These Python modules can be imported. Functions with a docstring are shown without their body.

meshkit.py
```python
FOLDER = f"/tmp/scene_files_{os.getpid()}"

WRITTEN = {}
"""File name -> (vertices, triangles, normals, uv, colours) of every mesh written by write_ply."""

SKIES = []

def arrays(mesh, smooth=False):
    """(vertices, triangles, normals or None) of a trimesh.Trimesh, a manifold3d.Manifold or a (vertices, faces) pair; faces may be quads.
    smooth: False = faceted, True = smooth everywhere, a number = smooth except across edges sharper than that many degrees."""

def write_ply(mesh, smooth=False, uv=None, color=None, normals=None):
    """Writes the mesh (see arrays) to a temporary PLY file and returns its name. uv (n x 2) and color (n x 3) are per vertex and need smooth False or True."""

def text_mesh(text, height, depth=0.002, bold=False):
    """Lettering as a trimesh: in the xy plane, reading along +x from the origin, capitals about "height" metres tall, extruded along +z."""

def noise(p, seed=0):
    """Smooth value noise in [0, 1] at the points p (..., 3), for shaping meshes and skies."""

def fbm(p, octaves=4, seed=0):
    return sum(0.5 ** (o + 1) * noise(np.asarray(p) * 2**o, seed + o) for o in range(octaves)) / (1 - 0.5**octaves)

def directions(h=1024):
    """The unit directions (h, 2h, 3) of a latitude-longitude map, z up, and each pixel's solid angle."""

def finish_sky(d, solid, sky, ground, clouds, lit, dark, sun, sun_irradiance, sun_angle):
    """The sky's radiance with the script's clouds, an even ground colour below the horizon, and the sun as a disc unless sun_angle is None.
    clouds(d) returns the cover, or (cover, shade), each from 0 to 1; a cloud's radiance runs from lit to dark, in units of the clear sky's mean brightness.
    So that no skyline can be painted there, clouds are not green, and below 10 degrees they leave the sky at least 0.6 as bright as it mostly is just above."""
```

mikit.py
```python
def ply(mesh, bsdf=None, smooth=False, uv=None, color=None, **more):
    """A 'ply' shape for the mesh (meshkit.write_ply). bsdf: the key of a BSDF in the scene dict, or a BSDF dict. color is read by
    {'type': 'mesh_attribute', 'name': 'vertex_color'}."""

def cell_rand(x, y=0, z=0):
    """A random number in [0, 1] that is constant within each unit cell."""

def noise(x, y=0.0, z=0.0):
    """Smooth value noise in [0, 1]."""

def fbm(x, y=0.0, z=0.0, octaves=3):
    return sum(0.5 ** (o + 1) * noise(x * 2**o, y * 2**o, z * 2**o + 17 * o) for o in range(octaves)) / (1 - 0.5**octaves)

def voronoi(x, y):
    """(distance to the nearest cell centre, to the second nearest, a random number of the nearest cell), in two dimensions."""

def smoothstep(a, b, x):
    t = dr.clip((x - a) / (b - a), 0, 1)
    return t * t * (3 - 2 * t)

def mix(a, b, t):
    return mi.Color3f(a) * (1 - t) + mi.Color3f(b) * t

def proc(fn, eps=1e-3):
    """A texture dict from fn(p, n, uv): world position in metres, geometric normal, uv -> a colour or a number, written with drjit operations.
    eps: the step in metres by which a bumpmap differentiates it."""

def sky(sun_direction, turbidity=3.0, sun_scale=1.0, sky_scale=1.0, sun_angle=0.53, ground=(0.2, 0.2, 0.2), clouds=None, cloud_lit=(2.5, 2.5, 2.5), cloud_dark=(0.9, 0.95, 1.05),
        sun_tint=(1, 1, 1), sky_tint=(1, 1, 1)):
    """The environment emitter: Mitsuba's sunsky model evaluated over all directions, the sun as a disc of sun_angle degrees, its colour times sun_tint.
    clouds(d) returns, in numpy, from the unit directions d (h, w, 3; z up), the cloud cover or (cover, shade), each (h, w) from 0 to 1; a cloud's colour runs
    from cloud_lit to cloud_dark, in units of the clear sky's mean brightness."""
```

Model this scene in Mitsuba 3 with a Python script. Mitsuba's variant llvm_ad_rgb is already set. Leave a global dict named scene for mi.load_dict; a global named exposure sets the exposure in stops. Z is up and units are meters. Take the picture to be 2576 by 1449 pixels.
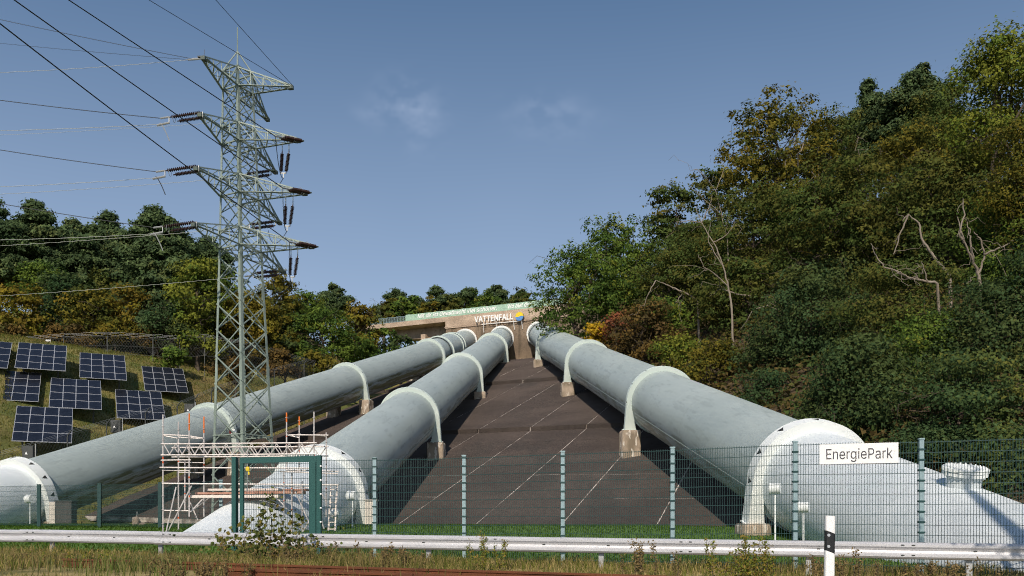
import math
import numpy as np, trimesh, mitsuba as mi, drjit as dr
import mikit, meshkit
from shapely.geometry import Polygon, Point, box as sbox, LineString
from shapely.ops import unary_union

T = mi.ScalarTransform4f
rng = np.random.default_rng(7)
scene, labels = {}, {}

# ---------------------------------------------------------------- camera, sky, exposure
CAM_Z, F, CX, HY, IW, IH = 1.5, 2200.0, 1288.0, 1312.0, 2576.0, 1449.0
scene['camera'] = {'type': 'perspective', 'fov': math.degrees(2 * math.atan(CX / F)), 'fov_axis': 'x', 'near_clip': 0.2, 'far_clip': 4000.0,
                   'principal_point_offset_y': -(HY - IH / 2) / IH,
                   'to_world': T().look_at(origin=[0, 0, CAM_Z], target=[0, 1, CAM_Z], up=[0, 0, 1])}
SUN_AZ, SUN_EL = math.radians(10), math.radians(34)
SUN = [-math.sin(SUN_AZ) * math.cos(SUN_EL), -math.cos(SUN_AZ) * math.cos(SUN_EL), math.sin(SUN_EL)]


def wisps(d):
    y = np.maximum(d[..., 1], 1e-3)
    u, v = d[..., 0] / y, d[..., 2] / y
    ok = (d[..., 1] > 0.2)
    n = meshkit.fbm(np.stack([u * 34 + v * 30, v * 60 - u * 22, u * 0 + 3], -1), 6, 3)
    n2 = meshkit.fbm(np.stack([u * 8, v * 10, u * 0 + 9], -1), 3, 5)
    c = 0
    for (px, py, su, sv, a) in ((1005, 250, .028, .024, .26), (1390, 295, .044, .022, .17), (1065, 305, .024, .030, .20), (960, 290, .03, .012, .14), (1330, 262, .03, .012, .10)):
        cu, cv = (px - CX) / F, (HY - py) / F
        c = c + a * np.exp(-((u - cu) / su) ** 2 - ((v - cv) / sv) ** 2)
    el = np.degrees(np.arcsin(np.clip(d[..., 2], -1, 1)))
    veil = .56 * np.clip((34 - el) / 30, 0, 1) ** 1.35 * (.92 + .16 * n2)      # pale haze towards the horizon, all round
    return np.clip(np.where(ok, c * np.clip(n * 2.6 - 0.95, 0, 1), 0) * (1 - veil) + veil, 0, .7)


scene['sky'] = mikit.sky(SUN, turbidity=3.4, clouds=wisps, cloud_lit=(2.25, 2.6, 3.35), cloud_dark=(1.5, 1.55, 1.65), sky_scale=1.17, sky_tint=(.94, 1.0, 1.05), sun_scale=1.22, sun_tint=(.90, 1.0, 1.22))
exposure = 1.3


# ---------------------------------------------------------------- helpers
def at(px, py, Y):
    return np.array([(px - CX) / F * Y, Y, CAM_Z + (HY - py) / F * Y])


def num(name):
    if name not in scene and name not in labels and not any(k.startswith(name + '__') for k in ALL):
        ALL.add(name)
        return name
    i = COUNT.get(name, 0) + 1
    COUNT[name] = i
    k = f'{name}_{i:03d}'
    ALL.add(k)
    return k


ALL, COUNT = set(), {}


def key_of(name, parent=None):
    full = f'{parent}__{name}' if parent else name
    if full in ALL:
        COUNT[full] = COUNT.get(full, 0) + 1
        full = f'{full}_{COUNT[full]:03d}'
    ALL.add(full)
    return full


def thing(name, label, cat, group=None):
    k = key_of(name)
    labels[k] = {'label': label, 'category': cat}
    if group:
        labels[k]['group'] = group
    return k


def obj(name, mesh, bsdf, parent=None, smooth=False, label=None, cat=None, group=None, kind=None, color=None, uv=None):
    k = key_of(name, parent)
    if isinstance(mesh, MB):
        color = mesh.color() if color is None else color
        mesh = mesh.mesh()
    scene[k] = mikit.ply(mesh, bsdf, smooth=smooth, color=color, uv=uv)
    if label or kind:
        d = labels.setdefault(k, {})
        for a, b in (('label', label), ('category', cat), ('group', group), ('kind', kind)):
            if b:
                d[a] = b
    return k


def nrm(v):
    v = np.asarray(v, float)
    return v / max(np.linalg.norm(v), 1e-12)


BOXF = np.array([[0, 1, 3], [0, 3, 2], [4, 6, 7], [4, 7, 5], [0, 4, 5], [0, 5, 1], [2, 3, 7], [2, 7, 6], [0, 2, 6], [0, 6, 4], [1, 5, 7], [1, 7, 3]])
BOXV = np.array([[x, y, z] for x in (-.5, .5) for y in (-.5, .5) for z in (-.5, .5)], float)


class MB:
    def __init__(self):
        self.v, self.f, self.c, self.n = [], [], [], 0

    def add(self, v, f, c=None):
        v = np.asarray(v, float)
        self.v.append(v)
        self.f.append(np.asarray(f, int) + self.n)
        if c is not None:
            self.c.append(np.broadcast_to(np.asarray(c, float), (len(v), 3)))
        self.n += len(v)
        return self

    def box(self, c, size, axes=None):
        v = BOXV * np.asarray(size, float)
        if axes is not None:
            v = v @ np.asarray(axes, float)
        return self.add(v + np.asarray(c, float), BOXF)

    def bar(self, a, b, w, h=None, up=(0, 0, 1)):
        a, b = np.asarray(a, float), np.asarray(b, float)
        h = h or w
        d = b - a
        L = np.linalg.norm(d)
        if L < 1e-6:
            return self
        d = d / L
        if abs(d @ nrm(up)) > .98:
            up = (1, 0, 0) if abs(d[0]) < .9 else (0, 1, 0)
        s = nrm(np.cross(d, up))
        u = np.cross(s, d)
        return self.box((a + b) / 2, (L, w, h), [d, s, u])

    def angle(self, a, b, w, t, d1, d2):
        """an L-profile whose flanges run from its corner line a-b towards d1 and d2"""
        a, b = np.asarray(a, float), np.asarray(b, float)
        L = np.linalg.norm(b - a)
        d = (b - a) / L
        for p, q in ((d1, d2), (d2, d1)):
            p = nrm(p - d * (np.asarray(p) @ d))
            q = np.cross(d, p)
            self.box((a + b) / 2 + p * w / 2, (L, w, t), [d, p, q])
        return self

    def tube(self, pts, r, sides=6, cap=True):
        p = np.asarray(pts, float)
        t = np.gradient(p, axis=0)
        t /= np.linalg.norm(t, axis=1, keepdims=True) + 1e-12
        ref = np.array([0, 0, 1.]) if abs(nrm(t.mean(0))[2]) < .85 else np.array([1., 0, 0])
        a = np.cross(t, ref)
        a /= np.linalg.norm(a, axis=1, keepdims=True) + 1e-12
        b = np.cross(t, a)
        ang = np.arange(sides) * 2 * np.pi / sides
        r = np.broadcast_to(r, (len(p),))
        v = p[:, None] + r[:, None, None] * (np.cos(ang)[None, :, None] * a[:, None] + np.sin(ang)[None, :, None] * b[:, None])
        i, j = np.meshgrid(np.arange(len(p) - 1), np.arange(sides), indexing='ij')
        q = np.stack([i * sides + j, i * sides + (j + 1) % sides, (i + 1) * sides + (j + 1) % sides, (i + 1) * sides + j], -1).reshape(-1, 4)
        f = np.vstack([q[:, [0, 2, 1]], q[:, [0, 3, 2]]])
        v = v.reshape(-1, 3)
        if cap:
            n = len(v)
            v = np.vstack([v, p[:1], p[-1:]])
            k = np.arange(sides)
            f = np.vstack([f, np.stack([k * 0 + n, k, (k + 1) % sides], 1), np.stack([k * 0 + n + 1, (len(p) - 1) * sides + (k + 1) % sides, (len(p) - 1) * sides + k], 1)])
        return self.add(v, f)

    def tri(self, m, M=None):
        v = np.array(m.vertices)
        if M is not None:
            v = v @ np.asarray(M)[:3, :3].T + np.asarray(M)[:3, 3]
        f = np.array(m.faces)
        if M is not None and np.linalg.det(np.asarray(M)[:3, :3]) < 0:
            f = f[:, ::-1]
        return self.add(v, f)

    def mesh(self):
        return np.vstack(self.v), np.vstack(self.f)

    def color(self):
        return np.vstack(self.c) if self.c else None


def frame(o, x, y, z):
    M = np.eye(4)
    M[:3, 0], M[:3, 1], M[:3, 2], M[:3, 3] = x, y, z, o
    return M


def extrude(poly, h):
    return trimesh.creation.extrude_polygon(poly, h, engine='earcut')


def revolve(profile, sections=32):
    return trimesh.creation.revolve(np.asarray(profile, float), sections=sections)


def lerp(a, b, t):
    return np.asarray(a, float) * (1 - t) + np.asarray(b, float) * t


# ---------------------------------------------------------------- materials
def rgb(*c):
    return {'type': 'rgb', 'value': list(c)}


def mat(name, color, rough=0.6, metallic=0.0, two=True, **more):
    if callable(color):
        color = mikit.proc(color)
    elif not isinstance(color, dict):
        color = rgb(*color)
    b = {'type': 'principled', 'base_color': color, 'roughness': rough, 'metallic': metallic, **more}
    scene[name] = {'type': 'twosided', 'bsdf': b} if two else b
    return name


N, FB, SS, MIX = mikit.noise, mikit.fbm, mikit.smoothstep, mikit.mix


def pipe_color(p, n, uv):
    """grey-green paint; uv = (angle round the pipe / 2 pi, metres along); algae where rain water runs off the flanks"""
    a = FB(p.x * .5, p.y * .35, p.z * .5, 4)
    c = MIX((.315, .366, .358), (.347, .398, .388), SS(.3, .72, a))
    streak = FB(uv.x * 60, uv.y * .9, 3.0, 3)
    c = MIX(c, (.20, .235, .23), SS(.56, .85, streak) * .35)
    flank = SS(.80, .88, uv.x) * (1 - SS(.97, 1.0, uv.x)) + SS(.50, .53, uv.x) * (1 - SS(.62, .70, uv.x))
    c = MIX(c, (.15, .17, .115), flank * SS(.42, .66, FB(uv.x * 46, uv.y * .6, 8.0, 4)) * .6)
    fine = N(p.x * 7, p.y * 5, p.z * 7)
    return c * (.97 + .06 * fine)


def pipe_algae(p, n, uv):
    c = pipe_color(p, n, uv)
    side = SS(.80, .88, uv.x) * (1 - SS(.965, 1.0, uv.x))
    t = FB(uv.x * 50, uv.y * .55, 1.0, 4)
    alg = side * SS(.34, .56, t)
    return MIX(c, (.115, .125, .050), alg * .9)


def low_color(p, n, uv):
    a = FB(p.x * .6, p.y * .6, p.z * .6, 4)
    return MIX((.58, .63, .65), (.66, .70, .715), SS(.3, .7, a)) * (.98 + .04 * N(p.x * 6, p.y * 6, p.z * 6))


def ring_color(p, n, uv):
    a = FB(p.x * 1.1, p.y * 1.1, p.z * 1.1, 3)
    return MIX((.50, .585, .545), (.62, .69, .655), a)


mat('pipe_paint', pipe_color, .42)
mat('pipe_paint_algae', pipe_algae, .45)
mat('pipe_light', low_color, .38)
mat('ring_paint', ring_color, .45)
mat('ring_light', (.74, .77, .76), .42)
mat('seam_paint', (.22, .26, .25), .5)
mat('dark_hole', (.02, .022, .022), .8)


def conc(p, n, uv):
    a = FB(p.x * .7, p.y * .7, p.z * .35, 4)
    b = FB(p.x * 4, p.y * 4, p.z * 1.2, 3)
    c = MIX((.20, .155, .12), (.40, .31, .235), SS(.25, .75, a))
    return MIX(c, (.10, .09, .065), SS(.55, .8, b) * .55)


def wall_conc(p, n, uv):
    """weathered concrete: dark run-off stains under the coping, paler on the coping itself"""
    a = FB(p.x * .35, p.y * .35, p.z * .22, 4)
    st = FB(p.x * 1.6, p.y * 1.6, p.z * .15, 4)
    c = MIX((.16, .12, .086), (.27, .20, .14), SS(.25, .75, a))
    return MIX(c, (.085, .066, .045), SS(.47, .72, st) * .75) * (.85 + .3 * N(p.x * 5, p.y * 5, p.z * 5))


def coping_conc(p, n, uv):
    a = FB(p.x * .6, p.y * .6, p.z * .8, 4)
    return MIX((.36, .27, .20), (.50, .385, .29), SS(.25, .75, a)) * (.9 + .2 * N(p.x * 4, p.y * 4, p.z * 4))


def pier_conc(p, n, uv):
    a = FB(p.x * 2.2, p.y * 2.2, p.z * 1.1, 4)
    w = FB(p.x * 5, p.y * 5, p.z * 1.6, 3)
    c = MIX((.20, .16, .115), (.40, .32, .245), SS(.3, .7, a))
    return MIX(c, (.62, .57, .50), SS(.60, .68, w) * .9)


mat('concrete', conc, .85)
mat('wall_concrete', wall_conc, .9)
mat('coping_concrete', coping_conc, .85)
mat('pier_concrete', pier_conc, .85)


def slab_color(p, n, uv):
    a = FB(p.x * .22, p.y * .22, p.z * .5, 4)
    b = FB(p.x * 3.1 - p.y * 2.2, p.y * 8 + p.x * 5, 1.0, 3)
    c = MIX((.042, .032, .027), (.066, .050, .042), SS(.25, .75, a))
    st = SS(.62, .8, FB(p.x * .5 + 7, p.y * .16, 4.0, 4))
    c = MIX(c, (.035, .030, .026), st * .55)
    return c * (.78 + .44 * b)


def joint_color(p, n, uv):
    return MIX((.16, .13, .11), (.46, .41, .37), SS(.35, .6, FB(p.x * 1.3, p.y * 1.3, p.z, 3)))


mat('slab_dark', slab_color, .9)
mat('joint_pale', joint_color, .9)
mat('galvanised', lambda p, n, uv: MIX((.46, .46, .485), (.62, .62, .645), FB(p.x * 2.2, p.y * 2.2, p.z * 9, 4)), .40, .2)
mat('rail_post_zinc', (.42, .43, .44), .5, .5)
mat('fence_green', (.015, .055, .055), .45)
mat('fence_post_green', (.27, .38, .41), .38, .1)
mat('fence_post_dark', (.014, .05, .048), .45)
mat('gate_green', (.018, .085, .078), .42)
mat('white_paint', (.86, .86, .86), .4)
mat('black_plastic', (.015, .016, .018), .45)
mat('reflector', (.55, .58, .62), .25, .3)
mat('letter_dark', (.075, .075, .085), .6)
mat('letter_white', (.86, .86, .84), .5)


def pylon_color(p, n, uv):
    a = FB(p.x * .8, p.y * .8, p.z * .5, 3)
    return MIX((.20, .25, .215), (.29, .345, .305), a)


mat('pylon_paint', pylon_color, .55, .1)
mat('pylon_dark', (.075, .10, .085), .55, .1)
mat('insulator_brown', (.030, .013, .010), .3)
mat('fitting_zinc', (.36, .37, .37), .45, .3)
mat('wire_dark', (.035, .04, .045), .55)
mat('wire_light', (.45, .46, .42), .5, .2)
mat('scaffold_zinc', lambda p, n, uv: MIX((.50, .45, .435), (.72, .67, .645), N(p.x * 3, p.y * 3, p.z * 2.2)), .45, .3)
mat('scaffold_red', (.62, .10, .03), .5)
mat('scaffold_orange', (.70, .16, .02), .5)
mat('plank_wood', lambda p, n, uv: MIX((.32, .15, .10), (.52, .30, .22), FB(p.x * 2, p.y * 9, p.z * 9, 3)), .8)
mat('plank_edge', (.68, .60, .54), .6)
mat('rust', lambda p, n, uv: MIX((.055, .020, .010), (.19, .060, .020), FB(p.x * 3, p.y * 3, p.z * 12, 4)), .85)
mat('solar_cell', lambda p, n, uv: MIX((.010, .012, .019), (.016, .019, .030), mikit.cell_rand(uv.x * 6, uv.y * 10)), .3, 0.0, specular=.25)
mat('aluminium', (.62, .63, .65), .4, .5)
mat('dark_steel', (.05, .055, .055), .6)
mat('banner_green', lambda p, n, uv: MIX((.29, .45, .345), (.38, .54, .43), FB(p.x * .6, p.y * .6, p.z * 1.5, 3)), .7)
mat('logo_yellow', (.80, .58, .02), .5)
mat('logo_blue', (.10, .25, .55), .5)
mat('sign_red', (.70, .05, .03), .5)
mat('sign_yellow', (.85, .62, .02), .5)
mat('cabinet_grey', (.055, .053, .050), .6)
mat('cabinet_pale', (.58, .53, .47), .6)
mat('bark', lambda p, n, uv: MIX((.05, .038, .028), (.12, .092, .068), FB(p.x * 3, p.y * 3, p.z * .8, 3)), .9)
mat('bark_pale', lambda p, n, uv: MIX((.15, .12, .09), (.33, .28, .225), FB(p.x * 3, p.y * 3, p.z * .8, 3)), .85)
mat('bark_pine', lambda p, n, uv: MIX((.13, .06, .03), (.30, .15, .075), FB(p.x * 3, p.y * 3, p.z * .8, 3)), .9)
VC = {'type': 'mesh_attribute', 'name': 'vertex_color'}
scene['leaf'] = {'type': 'principledthin', 'base_color': VC, 'roughness': .55, 'diff_trans': .55, 'spec_trans': 0.0}
scene['needle'] = {'type': 'twosided', 'bsdf': {'type': 'principled', 'base_color': VC, 'roughness': .6}}
scene['grass_blade'] = {'type': 'principledthin', 'base_color': VC, 'roughness': .6, 'diff_trans': .6, 'spec_trans': 0.0}


def soil(p, n, uv):
    a = FB(p.x * .18, p.y * .18, p.z * .18, 4)
    b = FB(p.x * 2.3, p.y * 2.3, p.z * 2.3, 4)
    forest = MIX((.045, .034, .018), (.105, .070, .038), b)
    grass = MIX((.085, .10, .024), (.19, .16, .052), SS(.32, .68, FB(p.x * .5, p.y * .5, p.z * .5, 4)))
    grass = MIX(grass, (.16, .105, .045), SS(.55, .72, a) * .6)
    lawn = MIX((.036, .082, .012), (.070, .125, .020), b)
    near = MIX((.085, .078, .026), (.20, .155, .065), SS(.3, .7, FB(p.x * 1.1, p.y * 1.1, 2.0, 4)))
    wl = SS(-17, -22, p.x + .311 * (51.5 - p.y) * 0 + (p.y - 68) * -.25) * SS(48, 56, p.y)
    c = MIX(forest, grass, wl)
    lw = SS(19.5, 22, p.y + p.x * .12) * (1 - SS(47, 53, p.y + p.x * .25))
    lw = lw * (1 - SS(14.5, 18, p.x + (p.y - 30) * .05))
    c = MIX(c, lawn, lw)
    nw = 1 - SS(18.5, 21.5, p.y + p.x * .12)
    return MIX(c, near, nw) * (.8 + .4 * N(p.x * 9, p.y * 9, p.z * 9))


mat('soil', soil, .95)
mat('asphalt', lambda p, n, uv: MIX((.045, .045, .046), (.065, .065, .066), N(p.x * 30, p.y * 30, 0)), .9)

# ---------------------------------------------------------------- layout: pipes, slope plane, terrain
PB, PC_, PA = .1538, .2852, -10.83          # slope paving: z = PA + PB x + PC y


def plane(x, y):
    return PA + PB * x + PC_ * y


WA, WB = at(1119, 797, 157.5), at(1400, 767, 148.5)
wd = nrm([WB[0] - WA[0], WB[1] - WA[1], 0])
wn = np.array([wd[1], -wd[0], 0])             # from the wall towards the camera
AX = {'right': [(10.92, 32.03, 2.98), (9.19, 53.75, 8.83), (7.04, 80.56, 16.04), (5.06, 105.39, 22.73)],
      'middle': [(-9.06, 41.15, 2.85), (-7.29, 61.99, 8.82), (-5.10, 87.85, 16.24), (-2.71, 116.03, 24.32)],
      'left': [(-28.91, 51.55, 3.04), (-23.60, 68.61, 8.64), (-16.94, 90.02, 15.66), (-10.5, 110.71, 22.45)]}
PORT = {'right': at(1356, 840, 150.0), 'middle': at(1262, 851, 152.5), 'left': at(1171, 858, 155.5)}


def pipe_x(nm, y):
    a, b = np.array(AX[nm][0]), np.array(AX[nm][-1])
    return a[0] + (b[0] - a[0]) * (y - a[1]) / (b[1] - a[1])


def sstep(a, b, x):
    t = np.clip((x - a) / (b - a), 0, 1)
    return t * t * (3 - 2 * t)


def H(x, y):
    x, y = np.asarray(x, float), np.asarray(y, float)
    xs = np.clip((x + 12) / 19, 0, 1)
    near = .74 - .30 * xs
    near = near * sstep(7, 12, y)
    lawn = near + (1.32 - near) * sstep(20, 40, y)
    xr, xl = pipe_x('right', y), pipe_x('left', y)
    mid = np.maximum(lawn, np.minimum(plane(x, y), 25.5 + .02 * y) - .55)
    hill_r = np.maximum(lawn, np.minimum(plane(xr, y), 30) - .3)
    rise = np.maximum(x - xr - 2.6, 0)
    rise = 31 * (1 - np.exp(-rise * np.clip(.48 + (y - 40) * .0045, .48, .74) / 31)) * sstep(30, 42, y)
    zr = hill_r + rise
    zl = 7.6 - .457 * (np.maximum(x, -75) + 36.4) + .398 * (y - 68)
    cap = 17.2
    zl = np.where(zl > cap, cap + 5.5 * (1 - np.exp(-(zl - cap) / 6.5)), zl)
    zl = zl + 11 * sstep(104, 128, y + .25 * (x + 45)) * sstep(-24, -36, x)
    zl = np.maximum(lawn, zl)
    side = np.clip((x - xl + 1.5) / 3.0, 0, 1)
    z = zl * (1 - side) + np.where(x > xr + 1.5, zr, mid) * side
    sw = (x - WA[0]) * wn[0] + (y - WA[1]) * wn[1]
    far = sstep(0.5, -2.5, sw)
    tw = (x - WA[0]) * wd[0] + (y - WA[1]) * wd[1]
    plateau = 33.5 + .012 * (y - 146) - 7.5 * sstep(1, -1.5, tw) * sstep(-24, -15, tw) * sstep(-9, -6, sw)
    z = z * (1 - far) + np.maximum(z, plateau) * far
    dig = sstep(112, 118, y) * (sw > .3) * (np.abs(x + 2.5) < 16)
    z = np.where(dig > 0, np.minimum(z, plane(x, np.minimum(y, 118)) - .4 + .0 * y), z)
    far2 = sstep(200, 420, np.hypot(x, y))
    z = z * (1 - far2) + 24 * far2 * sstep(60, 160, y)
    return z + .12 * (meshkit.noise(np.stack([x * .35, y * .35, x * 0], -1)) - .5) * sstep(24, 60, y)


def grid(xs, ys, fz, dz=0.0):
    X, Y = np.meshgrid(xs, ys)
    Z = fz(X, Y) + dz
    v = np.stack([X, Y, Z], -1).reshape(-1, 3)
    n = len(xs)
    i, j = np.meshgrid(np.arange(len(ys) - 1), np.arange(n - 1), indexing='ij')
    q = np.stack([i * n + j, i * n + j + 1, (i + 1) * n + j + 1, (i + 1) * n + j], -1).reshape(-1, 4)
    return v, np.vstack([q[:, [0, 1, 2]], q[:, [0, 2, 3]]])


xs = np.concatenate([[-1500, -800, -400, -250, -180], np.arange(-140, -60, 4), np.arange(-60, 60, 1.2), np.arange(60, 140, 4), [180, 250, 400, 800, 1500]])
ys = np.concatenate([[-600, -250, -100, -40, -15, -6, 0], np.arange(3, 60, .9), np.arange(60, 170, 1.5), np.arange(170, 260, 6), [300, 360, 430, 600, 1000, 2000]])
obj('ground', grid(xs, ys, H), 'soil', smooth=True, kind='structure')
obj('road', MB().box((0, -2, .012), (400, 7.4, .02)), 'asphalt', kind='structure')

# ---------------------------------------------------------------- slope paving with its joints
STEP = [(0, -.10), (68.3, .16), (95.7, .46)]
Y0 = [42.6, 48.3, 53.6, 59.3, 63.9, 68.3, 74.2, 80.1, 85.9, 91.3, 95.7, 101, 106.5, 112, 118.5]


def slab_dz(y0):
    return [d for a, d in STEP if y0 >= a][-1]


def slab_pt(k, y0):
    """grid node: x = -1.2 + 5 k + .355 (y - 60), y = y0 - .62 x"""
    x = (-1.2 + 5 * k + .355 * (y0 - 60)) / (1 + .355 * .62)
    return np.array([x, y0 - .62 * x])


slab = key_of('slope_paving')
labels[slab] = {'kind': 'structure'}
bed = MB()
for i in range(len(Y0) - 1):
    dz = slab_dz(Y0[i])
    for k in range(-9, 6):
        q = np.array([slab_pt(k, Y0[i]), slab_pt(k + 1, Y0[i]), slab_pt(k + 1, Y0[i + 1]), slab_pt(k, Y0[i + 1])])
        c = q.mean(0)
        if c[0] > pipe_x('right', c[1]) + 5 or c[0] < pipe_x('left', c[1]) - 5:
            continue
        e = [nrm(q[(m + 1) % 4] - q[m]) for m in range(4)]
        g = .024
        inn = Polygon(q).buffer(-g, join_style=2)
        p = np.array(inn.exterior.coords)[:4]
        if (p[1] - p[0])[0] * (p[2] - p[1])[1] - (p[1] - p[0])[1] * (p[2] - p[1])[0] < 0:
            p = p[::-1]
        jit = rng.normal(0, .006)
        top = np.column_stack([p, plane(p[:, 0], p[:, 1]) + dz + jit])
        cham = p + (c - p) * .012
        v = np.vstack([top - [0, 0, .35], top - [0, 0, .02], np.column_stack([cham, plane(cham[:, 0], cham[:, 1]) + dz + jit])])
        f = []
        for a in (0, 4):
            for m in range(4):
                n_ = (m + 1) % 4
                f += [[a + m, a + n_, a + 4 + n_], [a + m, a + 4 + n_, a + 4 + m]]
        f += [[8, 9, 10], [8, 10, 11]]
        obj('panel', (v, np.array(f)), 'slab_dark', slab)
        if slab_pt(0, Y0[i])[1] < 200:
            b = np.column_stack([q, plane(q[:, 0], q[:, 1]) + dz - .022])
            bb = np.vstack([b - [0, 0, .3], b])
            bf = []
            for m in range(4):
                n_ = (m + 1) % 4
                bf += [[m, n_, 4 + n_], [m, 4 + n_, 4 + m]]
            bed.add(bb, bf + [[4, 5, 6], [4, 6, 7]])
obj('joint_bed', bed, 'joint_pale', slab)
# pale kerb along the two terraces' front edges
for y0, a, b in ((68.3, -.1, .16), (95.7, .16, .46)):
    m = MB()
    p, q = slab_pt(-9, y0), slab_pt(5, y0)
    for t0, t1 in zip(np.linspace(0, 1, 15)[:-1], np.linspace(0, 1, 15)[1:]):
        u, w = lerp(p, q, t0 + .001), lerp(p, q, t1 - .001)
        zu, zw = plane(*u) + (a + b) / 2, plane(*w) + (a + b) / 2
        m.bar((u[0] - .03, u[1] - .07, zu), (w[0] - .03, w[1] - .07, zw), .1, b - a + .06)
    obj('step_edge', m, 'slab_dark', slab)


# ---------------------------------------------------------------- pipes
def pipe_frame(nm, i):
    pts = [np.array(p) for p in AX[nm]] + [PORT[nm]]
    d = nrm(np.array(AX[nm][-1]) - np.array(AX[nm][0]))
    ex = nrm([d[1], -d[0], 0])
    return pts[i], d, ex, np.cross(ex, d)


def shell(a, b, r, da, db, sides=72, nseg=10, ra=None):
    """a tube section from a to b with uv = (angle, metres)"""
    L = np.linalg.norm(b - a)
    v, uv = [], []
    for k in range(nseg + 1):
        t = k / nseg
        c, d = lerp(a, b, t), nrm(lerp(da, db, t))
        ex = nrm([d[1], -d[0], 0])
        eu = np.cross(ex, d)
        ang = np.linspace(0, 2 * np.pi, sides + 1)
        v.append(c + r * (np.cos(ang)[:, None] * ex + np.sin(ang)[:, None] * eu))
        uv.append(np.column_stack([ang / (2 * np.pi), np.full(sides + 1, t * L + a[1])]))
    n = sides + 1
    i, j = np.meshgrid(np.arange(nseg), np.arange(sides), indexing='ij')
    q = np.stack([i * n + j, i * n + j + 1, (i + 1) * n + j + 1, (i + 1) * n + j], -1).reshape(-1, 4)
    return np.vstack(v), np.vstack([q[:, [0, 2, 1]], q[:, [0, 3, 2]]]), np.vstack(uv)


R_IN, R_OUT = 1.9, 2.2
PIPE_LABEL = {'right': 'long grey green pressure pipe on the right, running down behind the white lettered board', 'middle': 'long grey green pressure pipe in the middle, running down behind the scaffolding',
              'left': 'long grey green pressure pipe on the left, running down beside the solar panels'}


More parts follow.
